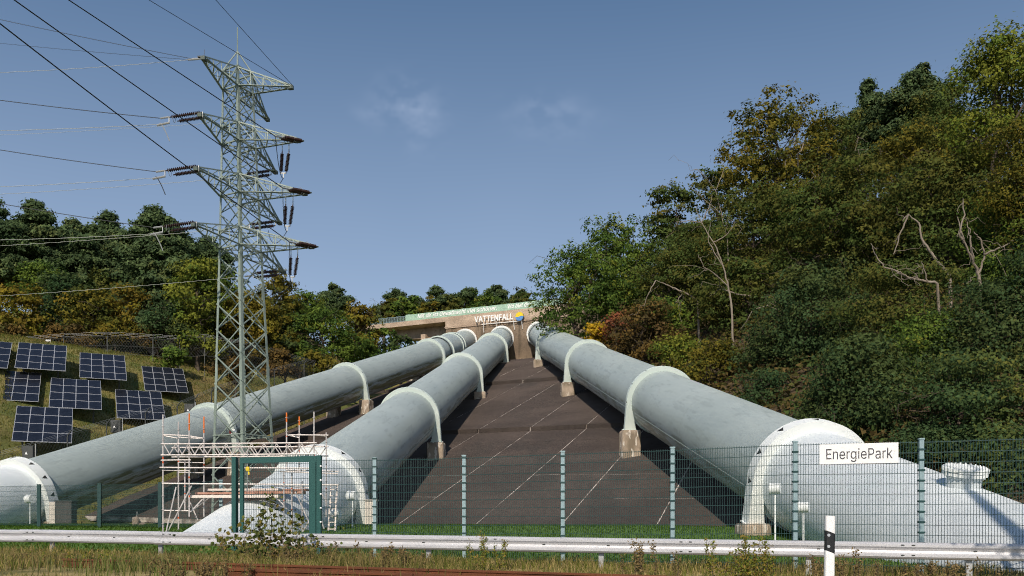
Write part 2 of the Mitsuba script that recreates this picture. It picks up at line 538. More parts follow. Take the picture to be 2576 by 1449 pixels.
def arch_poly(ri, ro, leg, flare):
    ang = np.linspace(0, np.pi, 61)
    outer = [(ro * math.cos(a), ro * math.sin(a)) for a in ang]
    inner = [(ri * math.cos(a), ri * math.sin(a)) for a in ang[::-1]]
    p = unary_union([Polygon(outer + inner)] + [Polygon([(s * ro, .02), (s * (ro + .04), -leg), (s * (ro + .04 - flare), -leg), (s * (ri - .01), .02)]) for s in (1, -1)])
    low = [(ri * math.cos(a), ri * math.sin(a)) for a in np.linspace(np.pi, 2 * np.pi, 41)]
    low2 = [((ri + .10) * math.cos(a), (ri + .10) * math.sin(a)) for a in np.linspace(2 * np.pi, np.pi, 41)]
    return p, Polygon(low + low2)


def ground_top(x, y):
    y0 = y + .62 * x
    s = plane(x, y) + (slab_dz(y0) if y0 > 42.6 else -9)
    return max(float(H(x, y)), s)


pier_names = {}
for nm in ('left', 'middle', 'right'):
    P = thing('pressure_pipe', PIPE_LABEL[nm], 'pipe', 'three pressure pipes down the slope')
    body = 'pipe_paint_algae' if nm == 'left' else 'pipe_paint'
    pts = [np.array(p) for p in AX[nm]] + [PORT[nm]]
    d = nrm(pts[3] - pts[0])
    dp = nrm(pts[4] - pts[3])
    dm = nrm(d + dp)
    # sections between the rings; each ends in a weld seam
    for i in range(3):
        cuts = np.linspace(0, 1, 4 if i else 3)
        for a, b in zip(cuts[:-1], cuts[1:]):
            v, f, uv = shell(lerp(pts[i], pts[i + 1], a), lerp(pts[i], pts[i + 1], b), R_IN, d, d)
            obj('shell_section', (v, f), body, P, smooth=True, uv=uv)
            if b < 1:
                v, f, uv = shell(lerp(pts[i], pts[i + 1], b) - d * .03, lerp(pts[i], pts[i + 1], b) + d * .03, R_IN + .006, d, d, nseg=1)
                obj('weld_seam', (v, f), body, P, smooth=True, uv=uv)
    v, f, uv = shell(pts[3], pts[4], R_IN, d, dp, nseg=16)
    obj('shell_section', (v, f), body, P, smooth=True, uv=uv)
    # thin edge strip along the flank that faces the slope between the pipes
    for q in ((180 + 17,) if nm == 'right' else (-17,)):
        exq = nrm([d[1], -d[0], 0])
        off = (R_IN + .012) * (math.cos(math.radians(q)) * exq + math.sin(math.radians(q)) * np.cross(exq, d))
        for i in range(3):
            obj('edge_strip', MB().bar(lerp(pts[i], pts[i + 1], .03) + off, lerp(pts[i], pts[i + 1], .97) + off, .03, .03), 'seam_paint', P)
    # lower part, painted paler, down into the ground
    end = pts[0] - d * 26
    v, f, uv = shell(end, pts[0], R_IN + .015, d, d, nseg=14)
    low = obj('lower_section', (v, f), 'pipe_light', P, smooth=True, uv=uv, label='paler freshly painted lower end of the pipe')
    for t in (4.2, 8.4, 12.6):
        c = pts[0] - d * t
        v, f, uv = shell(c - d * .02, c + d * .02, R_IN + .021, d, d, nseg=1)
        obj('weld_seam', (v, f), 'pipe_light', low, smooth=True, uv=uv)
    # expansion sleeve of the left pipe, a collar near the wall on the others
    s0, s1 = (.18, .55) if nm == 'left' else (.80, .84)
    a, b = lerp(pts[3], pts[4], s0), lerp(pts[3], pts[4], s1)
    v, f, uv = shell(a, b, R_IN + (.16 if nm == 'left' else .07), d, dp, nseg=4)
    sl = obj('expansion_sleeve', (v, f), 'pipe_paint', P, smooth=True, uv=uv)
    if nm == 'left':
        for t in (.05, .80, 1.0):
            c = lerp(a, b, t)
            ex = nrm([dp[1], -dp[0], 0])
            ring = extrude(Point(0, 0).buffer(R_IN + .30, 24).difference(Point(0, 0).buffer(R_IN, 24)), .22)
            obj('sleeve_flange', MB().tri(ring, frame(c, ex, np.cross(ex, dp), dp)), 'ring_paint', sl)
        bolts = MB()
        for q in np.linspace(0, 2 * np.pi, 40, endpoint=False):
            ex = nrm([dp[1], -dp[0], 0])
            eu = np.cross(ex, dp)
            o = lerp(a, b, .9) + (R_IN + .24) * (math.cos(q) * ex + math.sin(q) * eu)
            bolts.bar(o - dp * 1.0, o + dp * 1.0, .07)
        obj('tie_bolts', bolts, 'pipe_paint', sl, kind='stuff')
    # portal collar at the wall
    ex = nrm([dp[1], -dp[0], 0])
    col = extrude(Point(0, 0).buffer(R_IN + .24, 32).difference(Point(0, 0).buffer(R_IN + .0, 32)), 1.2)
    obj('portal_collar', MB().tri(col, frame(pts[4] - dp * .9, ex, np.cross(ex, dp), dp)), 'letter_white', P, smooth=40, label='white collar where the pipe enters the wall')
    # rings with legs on concrete piers
    for i in range(4):
        c, d_, ex, eu = pipe_frame(nm, i)
        M = frame(c, ex, eu, d)
        lo = i == 0
        ro, leg, fl = (2.26, 1.55, .62) if lo else (R_OUT, 1.72, .74)
        arch, under = arch_poly(R_IN + .005, ro, leg, fl)
        paint = 'ring_light' if lo else 'ring_paint'
        ring = key_of('support_ring', P)
        if lo:
            for z in (-.34, .30):
                obj('plate', MB().tri(extrude(arch, .05), M @ np.array([[1, 0, 0, 0], [0, 1, 0, 0], [0, 0, 1, z], [0, 0, 0, 1.]])), paint, ring, smooth=35)
            inner = arch_poly(R_IN + .005, R_IN + .08, leg - .1, .25)[0]
            obj('web', MB().tri(extrude(inner, .60), M @ np.array([[1, 0, 0, 0], [0, 1, 0, 0], [0, 0, 1, -.30], [0, 0, 0, 1.]])), paint, ring, smooth=35)
            rimp = arch_poly(ro - .035, ro + .002, leg - .02, .05)[0]
            obj('rim', MB().tri(extrude(rimp, .57), M @ np.array([[1, 0, 0, 0], [0, 1, 0, 0], [0, 0, 1, -.28], [0, 0, 0, 1.]])), paint, ring, smooth=35)
            for q in np.radians([0, 28, 56, 90, 124, 152, 180]):
                rad = math.cos(q) * ex + math.sin(q) * eu
                tg = np.cross(d, rad)
                tri3 = trimesh.convex.convex_hull(np.array([c + (ro + .001) * rad + d * (.16) + tg * .13, c + (ro + .001) * rad + d * .16 - tg * .13, c + (ro + .001) * rad - d * .16, c + (ro + .008) * rad + d * .16 + tg * .13, c + (ro + .008) * rad + d * .16 - tg * .13, c + (ro + .008) * rad - d * .16]))
                obj('drain_hole', MB().tri(tri3), 'dark_hole', ring)
            for q in np.radians([0, 30, 60, 90, 120, 150, 180]):
                o = c + (ro - .18) * (math.cos(q) * ex + math.sin(q) * eu)
                rad = math.cos(q) * ex + math.sin(q) * eu
                obj('gusset', MB().box(o, (.24, .05, .54), [rad, np.cross(d, rad), d]), paint, ring)
        else:
            obj('arch', MB().tri(extrude(arch, .34), M @ np.array([[1, 0, 0, 0], [0, 1, 0, 0], [0, 0, 1, -.17], [0, 0, 0, 1.]])), paint, ring, smooth=35)
            for q in np.radians([0, 30, 60, 90, 120, 150, 180]):
                rad = math.cos(q) * ex + math.sin(q) * eu
                o = c + (ro + .002) * rad - d * .02
                obj('drain_hole', MB().box(o, (.012, .09, .12), [rad, np.cross(d, rad), d]), 'dark_hole', ring)
        obj('lower_hoop', MB().tri(extrude(under, .3), M @ np.array([[1, 0, 0, 0], [0, 1, 0, 0], [0, 0, 1, -.15], [0, 0, 0, 1.]])), paint, ring, smooth=35)
        for s in (-1, 1):
            foot = c + ex * s * (ro + .04 - fl / 2) - eu * leg
            obj('foot_plate', MB().box(foot - eu * .03, (fl + .16, .6, .06), [ex, d, eu]), 'pier_concrete' if 0 else paint, ring)
            bx, by, top = foot[0], foot[1], foot[2] - .06
            base = ground_top(bx, by) - .9
            w, dp_ = (fl + .42) / 2, .55
            pr = sbox(-w, -dp_, w, dp_).buffer(-.06).buffer(.06, quad_segs=1)
            if top - base > .3:
                m = extrude(pr, top - base - .10)
                capm = trimesh.convex.convex_hull(np.vstack([np.column_stack([np.array(pr.exterior.coords), np.zeros(len(pr.exterior.coords))]), np.column_stack([np.array(pr.exterior.coords) * .93, np.full(len(pr.exterior.coords), .10)])]))
                yaw = math.atan2(ex[1], ex[0])
                cr, sr = math.cos(yaw), math.sin(yaw)
                Mz = np.array([[cr, -sr, 0, bx], [sr, cr, 0, by], [0, 0, 1, base], [0, 0, 0, 1.]])
                Mt = Mz.copy()
                Mt[2, 3] = top - .10
                which = ('bottom', 'second', 'third', 'uppermost')[i]
                pk = thing('concrete_pier', f'stained concrete pier under the {"left" if s < 0 else "right"} leg of the {which} {nm} pipe ring', 'pier', 'concrete piers under the pipe rings')
                obj('block', MB().tri(m, Mz), 'pier_concrete', pk)
                obj('bearing_cap', MB().tri(capm, Mt), 'pier_concrete', pk)
    if nm == 'right':
        man = key_of('manhole', P)
        # manhole on the paler lower end
        t = 9.25
        c = pts[0] - d * t
        _, d_, ex, eu = pipe_frame(nm, 0)
        up = np.array([0, 0, 1.])
        o = c + eu * 1.78
        Mm = frame(o, ex, d, eu)
        obj('neck', MB().tri(trimesh.creation.cylinder(.42, .95, sections=40), Mm @ frame([0, 0, .0], [1, 0, 0], [0, 1, 0], [0, 0, 1])), 'pipe_light', man, smooth=40)
        for z, r in ((.42, .52), (.525, .54)):
            sc = Polygon([((r + .018 * math.cos(a * 24)) * math.cos(a), (r + .018 * math.cos(a * 24)) * math.sin(a)) for a in np.linspace(0, 2 * np.pi, 240, endpoint=False)])
            obj('flange', MB().tri(extrude(sc, .085), Mm @ frame([0, 0, z], [1, 0, 0], [0, 1, 0], [0, 0, 1])), 'ring_light', man)
        bl = MB()
        for q in np.linspace(0, 2 * np.pi, 24, endpoint=False):
            bl.tri(trimesh.creation.cylinder(.024, .28, sections=6), Mm @ frame([.47 * math.cos(q), .47 * math.sin(q), .51], [1, 0, 0], [0, 1, 0], [0, 0, 1]))
        obj('bolts', bl, 'ring_light', man, kind='stuff')
        sadd = extrude(Point(0, 0).buffer(.66, 32), .02)
        v = np.array(sadd.vertices)

# ---------------------------------------------------------------- portal wall and footbridge
wl_ = np.linalg.norm((WB - WA)[:2])
slope = (WB[2] - WA[2]) / wl_
wall = thing('portal_wall', 'stained concrete wall under the bridge that the three pipes run into', 'wall')
WALL0 = 21.0
extra = 9.0
poly = Polygon([(0 - .5, WALL0), (wl_ + extra, WALL0), (wl_ + extra, WA[2] - 2.2 + slope * (wl_ + extra)), (.25, WA[2] - 2.2)])
holes = []
Mw = frame([WA[0], WA[1], 0], wd, [0, 0, 1], wn)
obj('wall_face', MB().tri(extrude(poly, 3.0), Mw @ frame([0, 0, -3.0], [1, 0, 0], [0, 1, 0], [0, 0, 1])), 'wall_concrete', wall)
cop = Polygon([(.2, WA[2] - 2.2), (wl_ + extra, WA[2] - 2.2 + slope * (wl_ + extra)), (wl_ + extra, WA[2] - .1 + slope * (wl_ + extra)), (.2, WA[2] - .1)])
obj('parapet_band', MB().tri(extrude(cop, 3.2), Mw @ frame([0, 0, -3.0], [1, 0, 0], [0, 1, 0], [0, 0, 1])), 'coping_concrete', wall)
m = MB()
m.bar(WA + wn * .22 + [0, 0, -1.95], WB + wn * .22 + [0, 0, -1.95], .08, .10)
obj('string_course', m, 'coping_concrete', wall)
# pale rough footing between the middle and the right pipe
for s0, s1, zt in ((11.5, 15.0, 26.2),):
    a = WA + wd * s0 + wn * 1.2
    b = WA + wd * s1 + wn * 1.2
    obj('footing', MB().tri(trimesh.convex.convex_hull(np.array([a + [0, 0, 0], b, a + wn * 18, b + wn * 12, a + wn * .1, b + wn * .1]) * [1, 1, 0] + np.array([[0, 0, 20], [0, 0, 20], [0, 0, 19], [0, 0, 19], [0, 0, zt], [0, 0, zt]]))), 'concrete', wall)

bridge = thing('footbridge', 'concrete bridge deck running left from the portal wall on one pier', 'bridge')
BL = WA - wd * 16.5 + np.array([0, 0, -slope * 16.5])
dk = MB()
side = Polygon([(-16.8, -.95 - slope * 16.8), (.25, -.95), (.25, -.1), (-16.8, -.1 - slope * 16.8)])
Mb = Mw.copy()
Mb[2, 3] = WA[2]
obj('deck', MB().tri(extrude(side, 5.2), Mb @ frame([0, 0, -5.0], [1, 0, 0], [0, 1, 0], [0, 0, 1])), 'coping_concrete', bridge)
und = Polygon([(-11.5, -2.6 - slope * 11.5), (.1, -3.5), (.1, -.9), (-14.5, -.9 - slope * 14.5)])
obj('girder', MB().tri(extrude(und, 2.2), Mb @ frame([0, 0, -4.7], [1, 0, 0], [0, 1, 0], [0, 0, 1])), 'concrete', bridge)
pc = WA - wd * 5.3
pb = float(H(pc[0], pc[1])) - 1
obj('bridge_pier', MB().box(((pc - wn * 2.6)[0], (pc - wn * 2.6)[1], (pb + pc[2] - 2.4) / 2), (.9, 2.6, pc[2] - 2.4 - pb), [wd, wn, [0, 0, 1]]), 'coping_concrete', bridge)
rl = MB()
for t in np.arange(-17, wl_ + extra, .16):
    p = WA + wd * t + np.array([0, 0, slope * t]) - wn * .12
    if t < -8.2:
        rl.bar(p + [0, 0, -.1], p + [0, 0, .92], .03)
obj('baluster_row', rl, 'fence_post_green', bridge, kind='stuff')
for z in (.05, .95):
    p, q = WA - wd * 17, WB + wd * extra
    obj('handrail', MB().bar(p + [0, 0, z - slope * 17] - wn * .12, q + [0, 0, z + slope * extra] - wn * .12, .05, .05), 'fence_post_green', bridge)
BT = [(-8.2, 0)]
ban = thing('banner', 'long pale green banner with white handwriting along the bridge railing', 'banner')
nb, Lb = 60, wl_ + 6.0 + 8.2
vv, ff = [], []
for k in range(nb + 1):
    t = -8.2 + Lb * k / nb
    p = WA + wd * t + np.array([0, 0, slope * t]) + wn * (.06 + .03 * math.sin(k * 1.7))
    vv += [p + [0, 0, -.05 + .03 * math.sin(k * .9)], p + [0, 0, 1.08 + .03 * math.sin(k * 1.3)], p + [0, 0, 1.08] - wn * .012, p + [0, 0, -.05] - wn * .012]
for k in range(nb):
    for a, b in ((0, 1), (1, 2), (2, 3), (3, 0)):
        ff += [[4 * k + a, 4 * k + 4 + a, 4 * k + 4 + b], [4 * k + a, 4 * k + 4 + b, 4 * k + b]]
obj('cloth', (np.array(vv), np.array(ff)), 'banner_green', ban)


def put_text(text, h, o, x, y, depth, bsdf, parent, name='lettering', sx=1.0, shear=0.0, bold=False, width=None):
    t = meshkit.text_mesh(text, h, depth, bold)
    v = np.array(t.vertices)
    v[:, 0] = v[:, 0] * sx + v[:, 1] * shear
    if width:
        v[:, 0] *= width / (v[:, 0].max() - v[:, 0].min())
    x, y = nrm(x), np.asarray(y, float)
    z = np.cross(x, nrm(y))
    return obj(name, (o + v[:, :1] * x + v[:, 1:2] * y + v[:, 2:3] * z, np.array(t.faces)), bsdf, parent)


bx = nrm(wd + np.array([0, 0, slope]))
for txt, px0, px1 in (('Mit dir ist Geesthacht viel schöner.', 1050, 1250), ('Wo bist du?', 1276, 1336)):
    def on_wall(px):
        a = (px - CX) / F
        t = (a * WA[1] - WA[0]) / (wd[0] - a * wd[1])
        return t
    t0, t1 = on_wall(px0), on_wall(px1)
    o = WA + wd * t0 + np.array([0, 0, slope * t0 + .26]) + wn * .10
    put_text(txt, .70, o, bx, (0, 0, 1), .012, 'letter_white', ban, shear=.22, width=t1 - t0, bold=True)
sg = thing('letter_sign', 'white capital letter sign on a thin frame on the portal wall', 'sign')


def wall_pt(px, py, off=.0):
    a, c = (px - CX) / F, (HY - py) / F
    o = WA + wn * off
    t = (a * o[1] - o[0]) / (wd[0] - a * wd[1])
    p = o + wd * t
    return np.array([p[0], p[1], CAM_Z + c * p[1]])


a, b = wall_pt(1194, 811, .75), wall_pt(1291, 803, .75)
put_text('VATTENFALL', .98, a, nrm(b - a), (0, 0, 1), .16, 'letter_white', sg, bold=True, width=np.linalg.norm(b - a))
r0, r1 = wall_pt(1212, 816, .6), wall_pt(1312, 807, .6)
obj('rail', MB().bar(r0, r1, .07, .09), 'letter_white', sg)
for t in (0.03, .36, .80, 1.0):
    p = lerp(r0, r1, t)
    obj('bracket', MB().bar(p + [0, 0, .4], p + [0, 0, -1.35] - wn * .42, .07), 'letter_white', sg)
lg = thing('round_emblem', 'round emblem, yellow above and blue below, at the right end of the letter sign', 'sign')
c = wall_pt(1307, 796, .78)
disc = Point(0, 0).buffer(.74, 24)
wave = Polygon([(-1, 2)] + [(x, -.02 + .07 * math.sin(x * 4.2)) for x in np.linspace(-1, 1, 30)] + [(1, 2)])
Ml = frame(c, wd, [0, 0, 1], wn)
obj('upper_half', MB().tri(extrude(disc.intersection(wave), .1), Ml), 'logo_yellow', lg)
obj('lower_half', MB().tri(extrude(disc.difference(wave), .1), Ml), 'logo_blue', lg)
obj('rim', MB().tri(extrude(disc.difference(disc.buffer(-.03)), .3), Ml @ frame([0, 0, -.3], [1, 0, 0], [0, 1, 0], [0, 0, 1])), 'dark_steel', lg)

# ---------------------------------------------------------------- electricity pylon
PY = 56.0
BASE = at(615, 1268, PY)
TOPC = at(599, 232, PY)
BASE[2] = min(BASE[2], float(ground_top(BASE[0], BASE[1])) - .05)
ZB = BASE[2]


def axis(z):
    t = (z - BASE[2]) / (TOPC[2] - BASE[2])
    return np.array([BASE[0] + (TOPC[0] - BASE[0]) * t, PY, z])


def half(z):
    t = np.clip((z - BASE[2]) / (TOPC[2] - BASE[2]), 0, 1.05)
    return np.interp(t, [0, .62, 1], [2.02, 1.32, .93])


AL = math.radians(15.8)
CDIR = [np.array([-math.cos(AL), -math.sin(AL), 0]), np.array([math.sin(AL), -math.cos(AL), 0]), np.array([math.cos(AL), math.sin(AL), 0]), np.array([-math.sin(AL), math.cos(AL), 0])]  # left, front, right, back


def corner(k, z):
    return axis(z) + CDIR[k % 4] * half(z)


pyl = thing('electricity_pylon', 'tall grey green lattice pylon with four levels of cross arms', 'pylon')
ZL = [CAM_Z + 27.5, CAM_Z + 24.0, CAM_Z + 20.7, CAM_Z + 17.35]
ZT = ZL[0] + 1.25
ZN = ZB + (ZT - ZB) * .62
for k in range(4):
    m = MB()
    for a, b, w in ((ZB - .4, 11.0, .19), (11.0, ZN, .17), (ZN, ZT, .15)):
        m.angle(corner(k, a), corner(k, b), w, .022, CDIR[(k + 1) % 4] - CDIR[k], CDIR[(k - 1) % 4] - CDIR[k])
    for z in (5.6, 11.0, 16.3):
        q = corner(k, z)
        m.angle(q - [0, 0, .5], q + [0, 0, .5], .215, .03, CDIR[(k + 1) % 4] - CDIR[k], CDIR[(k - 1) % 4] - CDIR[k])
    obj('leg', m, 'pylon_paint', pyl)
levels = [ZB]
z = ZB
while z < ZT - .5:
    z += half(z) * 1.414 * .74
    levels.append(min(z, ZT))
levels[-1] = ZT
for i, (a, b) in enumerate(zip(levels[:-1], levels[1:])):
    for k in range(4):
        p0, p1, q0, q1 = corner(k, a), corner(k + 1, a), corner(k, b), corner(k + 1, b)
        inw = nrm(axis(a) - (p0 + p1) / 2)
        w = .065 if a < ZN else .055
        obj('brace', MB().bar(p0 + inw * .03, q1 + inw * .03, w, .05, up=inw), 'pylon_paint', pyl)
        obj('brace', MB().bar(p1 - inw * .03, q0 - inw * .03, w, .05, up=inw), 'pylon_paint', pyl)
lev_bars = [ZT, *ZL, *[z + 1.15 for z in ZL[1:]], ZB + 4.6]
for z in lev_bars:
    for k in range(4):
        obj('strut', MB().bar(corner(k, z), corner(k + 1, z), .10, .07), 'pylon_paint', pyl)
    obj('strut', MB().bar(corner(0, z), corner(2, z), .07, .05).bar(corner(1, z), corner(3, z), .07, .05), 'pylon_dark', pyl)
tip = axis(ZT + 1.35)
pk = MB()
for k in range(4):
    pk.bar(corner(k, ZT), tip, .08, .06)
pk.tube([tip - [0, 0, .1], tip + [0, 0, 1.55]], .035, 6)
obj('peak', pk, 'pylon_paint', pyl)
near_px = [(513, 148), (505, 291), (495, 426), (489, 567)]
far_px = [(672, 300), (692, 433), (703, 561), (713, 685)]
rt_px = [(731, 220), (748, 354), (766, 487), (783, 621)]
TIPS = {}
for lv in range(4):
    zl = ZL[lv]
    for nm, px, ks in (('near', near_px[lv], (0, 1)), ('far', far_px[lv], (3, 2)), ('side', rt_px[lv], (1, 2))):
        Yt = F * (zl - CAM_Z) / (HY - px[1])
        tp = at(px[0], px[1], Yt)
        TIPS[nm, lv] = tp
        arm = key_of('cross_arm', pyl)
        lowA, lowB = corner(ks[0], zl), corner(ks[1], zl)
        upA, upB = corner(ks[0], zl + 1.15), corner(ks[1], zl + 1.15)
        d = nrm(tp - (lowA + lowB) / 2)
        s = nrm(np.cross(d, [0, 0, 1]))
        tA, tB, tU = tp - s * .12 * (1 if (lowA - lowB) @ s < 0 else -1), tp + s * .12 * (1 if (lowA - lowB) @ s < 0 else -1), tp + [0, 0, .16]
        obj('chord', MB().bar(lowA, tA, .15, .02).bar(lowA, tA, .02, .10), 'pylon_paint', arm)
        obj('chord', MB().bar(lowB, tB, .15, .02).bar(lowB, tB, .02, .10), 'pylon_paint', arm)
        obj('chord', MB().bar(upA, tU, .065, .065).bar(upB, tU, .065, .065), 'pylon_paint', arm)
        lt = MB()
        n = 4
        for i in range(n):
            f0, f1 = i / n, (i + 1) / n
            lt.bar(lerp(lowA, tA, f0), lerp(lowB, tB, f1), .07, .014)
            lt.bar(lerp(lowB, tB, f0), lerp(lowA, tA, f1) if i % 2 else lerp(lowB, tB, f1), .07, .014)
            for lo_, up_, tt in ((lowA, upA, tA), (lowB, upB, tB)):
                lt.bar(lerp(lo_, tt, f1 * .98), lerp(up_, tU, f0), .045, .04)
                if i:
                    lt.bar(lerp(lo_, tt, f0), lerp(up_, tU, f0), .045, .04)
        obj('lattice', lt, 'pylon_paint', arm)
        obj('tip_plate', MB().box(tp, (.34, .26, .22), [d, s, np.cross(d, s) * -1]), 'pylon_dark', arm)
stp = MB()
for z in np.arange(ZB + 3, ZT, .42):
    q = corner(3, z)
    stp.bar(q, q + CDIR[3] * .18, .025)
obj('step_bolts', stp, 'pylon_paint', pyl, kind='stuff')
sgn = key_of('warning_plate', pyl)
q = at(585, 1086, PY + 1.3)
obj('plate', MB().box(q, (.42, .02, .30)), 'white_paint', sgn)
obj('stripe', MB().box(q + [-.145, -.014, 0], (.13, .012, .296)), 'sign_red', sgn)
obj('triangle', MB().tri(extrude(Polygon([(-.08, -.07), (.09, -.07), (.005, .08)]), .014), frame(q + [.02, -.011, 0], [1, 0, 0], [0, 0, 1], [0, -1, 0])), 'sign_yellow', sgn)


def string_mesh(a, b, r=.115, sheds=15):
    """a long-rod insulator: a core with sheds"""
    L = np.linalg.norm(b - a)
    pr = [[0, 0], [.035, 0], [.035, .12]]
    for i in range(sheds):
        z = .14 + (L - .28) * (i + .2) / sheds
        dz = (L - .28) / sheds
        pr += [[.05, z], [r, z + dz * .28], [r, z + dz * .40], [.05, z + dz * .72]]
    pr += [[.035, L - .12], [.035, L], [0, L]]
    m = revolve(pr, 10)
    d = nrm(b - a)
    x = nrm(np.cross(d, [.31, .2, 1]))
    return MB().tri(m, frame(a, x, np.cross(d, x), d))


def catenary(a, b, sag, n=40):
    t = np.linspace(0, 1, n)[:, None]
    p = a + (b - a) * t
    p[:, 2] -= (4 * sag * t * (1 - t))[:, 0]
    return p


LV = ('topmost', 'second', 'third', 'lowest')
wires_out = {}
for lv in (1, 2, 3):
    tp = TIPS['near', lv]
    dir_ = nrm(np.array([-1.0, .06, -.12]))
    side = nrm(np.cross(dir_, [0, 0, 1]))
    k = thing('insulator_string', f'dark brown double insulator pulling left from the {("upper", "middle", "lower")[lv - 1]} front arm tip of the pylon', 'insulator', 'tension insulators on the pylon arms')
    L = 2.05
    y0 = tp + np.array([.12, 0, .05])
    y1 = y0 + dir_ * L
    ex_ = np.cross(side, dir_)
    up = np.array([0, 0, .17])
    obj('yoke', MB().bar(y0 - up, y0 + up, .09, .05), 'fitting_zinc', k)
    for s in (-1, 1):
        obj('rod', string_mesh(y0 + s * up * .9, y1 + s * up * .9 - dir_ * (.5 if s < 0 else 0)), 'insulator_brown', k, smooth=30)
    obj('yoke', MB().bar(y1 - up * 1.1, y1 + up * 1.1, .06, .04), 'fitting_zinc', k)
    obj('clamp', MB().tube([y1 + up, y1 + up + dir_ * .55], .05, 6), 'fitting_zinc', k)
    obj('clamp', MB().tube([y1 - up, y1 - up + dir_ * .75 + [0, 0, -.04]], .06, 6), 'fitting_zinc', k)
    h = MB()
    for s in (-.3, .35):
        c = (y0 + y1) / 2 + dir_ * s * L
        an = np.linspace(0, 2 * np.pi, 13)
        h.tube(c + .2 * np.cos(an)[:, None] * side + .2 * np.sin(an)[:, None] * np.array([0, 0, 1.]), .014, 4, cap=False)
    obj('arcing_ring', h, 'fitting_zinc', k)
    t = np.linspace(0, 1, 12)
    tail = y1 - up * 1.1 + np.column_stack([-.55 * (1 - t) * 1 + .0 * t, t * .05, -1.05 * t ** 1.4])
    obj('jumper_tail', MB().tube(tail, .028, 5), 'fitting_zinc' if lv != 2 else 'wire_dark', k)
    wires_out['nd', lv] = y1 + up + dir_ * .5
    wires_out['nl', lv] = y1 - up + dir_ * .7
for lv in (1, 2, 3):
    tp = TIPS['far', lv]
    dir_ = nrm(np.array([-1.0, .25, -.03]))
    k = thing('insulator_string', f'dark insulator pulling left from the {("upper", "middle", "lower")[lv - 1]} rear arm tip of the pylon', 'insulator', 'tension insulators on the pylon arms')
    y0 = tp + dir_ * .3
    up = np.array([0, 0, .16])
    obj('yoke', MB().bar(y0 - up, y0 + up, .08, .05), 'fitting_zinc', k)
    for s in (-1, 1):
        obj('rod', string_mesh(y0 + s * up * .9, y0 + s * up * .9 + dir_ * 2.0), 'insulator_brown', k, smooth=30)
    obj('clamp', MB().bar(y0 + dir_ * 2.0 - up, y0 + dir_ * 2.0 + up, .08, .05).tube([y0 + dir_ * 2.0, y0 + dir_ * 2.7], .055, 6), 'fitting_zinc', k)
    wires_out['f', lv] = y0 + dir_ * 2.65
for lv in (1, 2, 3):
    tp = TIPS['side', lv]
    tpx = ((758, 356), (777, 486), (794, 622))[lv - 1]
    a = at(tpx[0], tpx[1], 55.4)
    e = at(tpx[0] - 49, tpx[1] - 10, 54.0)
    dir_ = nrm(e - a)
    k = thing('insulator_string', f'dark insulator lying forward along the {("upper", "middle", "lower")[lv - 1]} right arm tip of the pylon', 'insulator', 'tension insulators on the pylon arms')
    s = nrm(np.cross(dir_, [0, 0, 1]))
    for q in (-1, 1):
        obj('rod', string_mesh(a + s * q * .16, e + s * q * .16), 'insulator_brown', k, smooth=30)
    obj('yoke', MB().bar(a - s * .22, a + s * .22, .08, .08), 'pylon_dark', k)
    obj('yoke', MB().bar(e - s * .22, e + s * .22, .08, .05).tube([e, e + dir_ * .6], .05, 6), 'fitting_zinc', k)
    an = np.linspace(0, 2 * np.pi, 13)
    obj('arcing_ring', MB().tube(a + dir_ * .8 + .22 * np.cos(an)[:, None] * s + .22 * np.sin(an)[:, None] * np.array([0, 0, 1.]), .016, 4, cap=False), 'fitting_zinc', k)
    wires_out['s', lv] = e + dir_ * .55
    # pair of hanging strings that carry the jumper
    px = ((709, 723), (718, 733), (731, 745))[lv - 1]
    pyt, pyb = ((389, 433), (521, 566), (651, 694))[lv - 1]
    k = thing('jumper_insulator', f'pair of black insulators hanging under the {("upper", "middle", "lower")[lv - 1]} right arm of the pylon', 'insulator', 'hanging jumper insulators')
    Yh = 55.6
    tA, tB = at(px[0] + 1, pyt - 8, Yh), at(px[1] + 4, pyt - 8, Yh)
    bA, bB = at(px[0] - 2, pyb + 3, Yh), at(px[1] - 4, pyb + 3, Yh)
    obj('rod', string_mesh(tA, bA, .12, 14), 'insulator_brown', k, smooth=30)
    obj('rod', string_mesh(tB, bB, .12, 14), 'insulator_brown', k, smooth=30)
    obj('hanger', MB().bar(tA, at(px[0] + 1, pyt - 30, Yh), .04).bar(tB, at(px[1] + 4, pyt - 30, Yh), .04), 'pylon_dark', k)
    obj('yoke', MB().bar(bA, bB, .09, .06).bar((bA + bB) / 2, (bA + bB) / 2 - [0, 0, .3], .05), 'fitting_zinc', k)
    jm = (bA + bB) / 2 - [0, 0, .3]
    t = np.linspace(0, 1, 20)[:, None]
    j1 = (1 - t) ** 2 * wires_out['s', lv] + 2 * t * (1 - t) * (jm + [-.1, -.6, -.4]) + t ** 2 * jm
    j2 = (1 - t) ** 2 * jm + 2 * t * (1 - t) * (jm + [-1.4, 1.6, -1.1]) + t ** 2 * (TIPS['far', lv] + [-.8, .1, -.5])
    obj('jumper_wire', MB().tube(np.vstack([j1, j2[1:]]), .022, 5), 'wire_dark', k)
k = thing('earth_clamp', 'grey wire clamp at the front tip of the topmost pylon arm', 'clamp')
tp = TIPS['near', 0]
obj('plate', MB().box(tp + [-.15, 0, .1], (.4, .2, .08)).bar(tp + [0, 0, .2], tp + [.05, 0, .55], .02), 'dark_steel', k)
obj('grip', MB().tube([tp + [-.2, 0, .0], tp + [-.95, 0, -.06]], .05, 6).tube([tp + [-.2, .3, .18], tp + [-.8, .3, .16]], .045, 6), 'fitting_zinc', k)


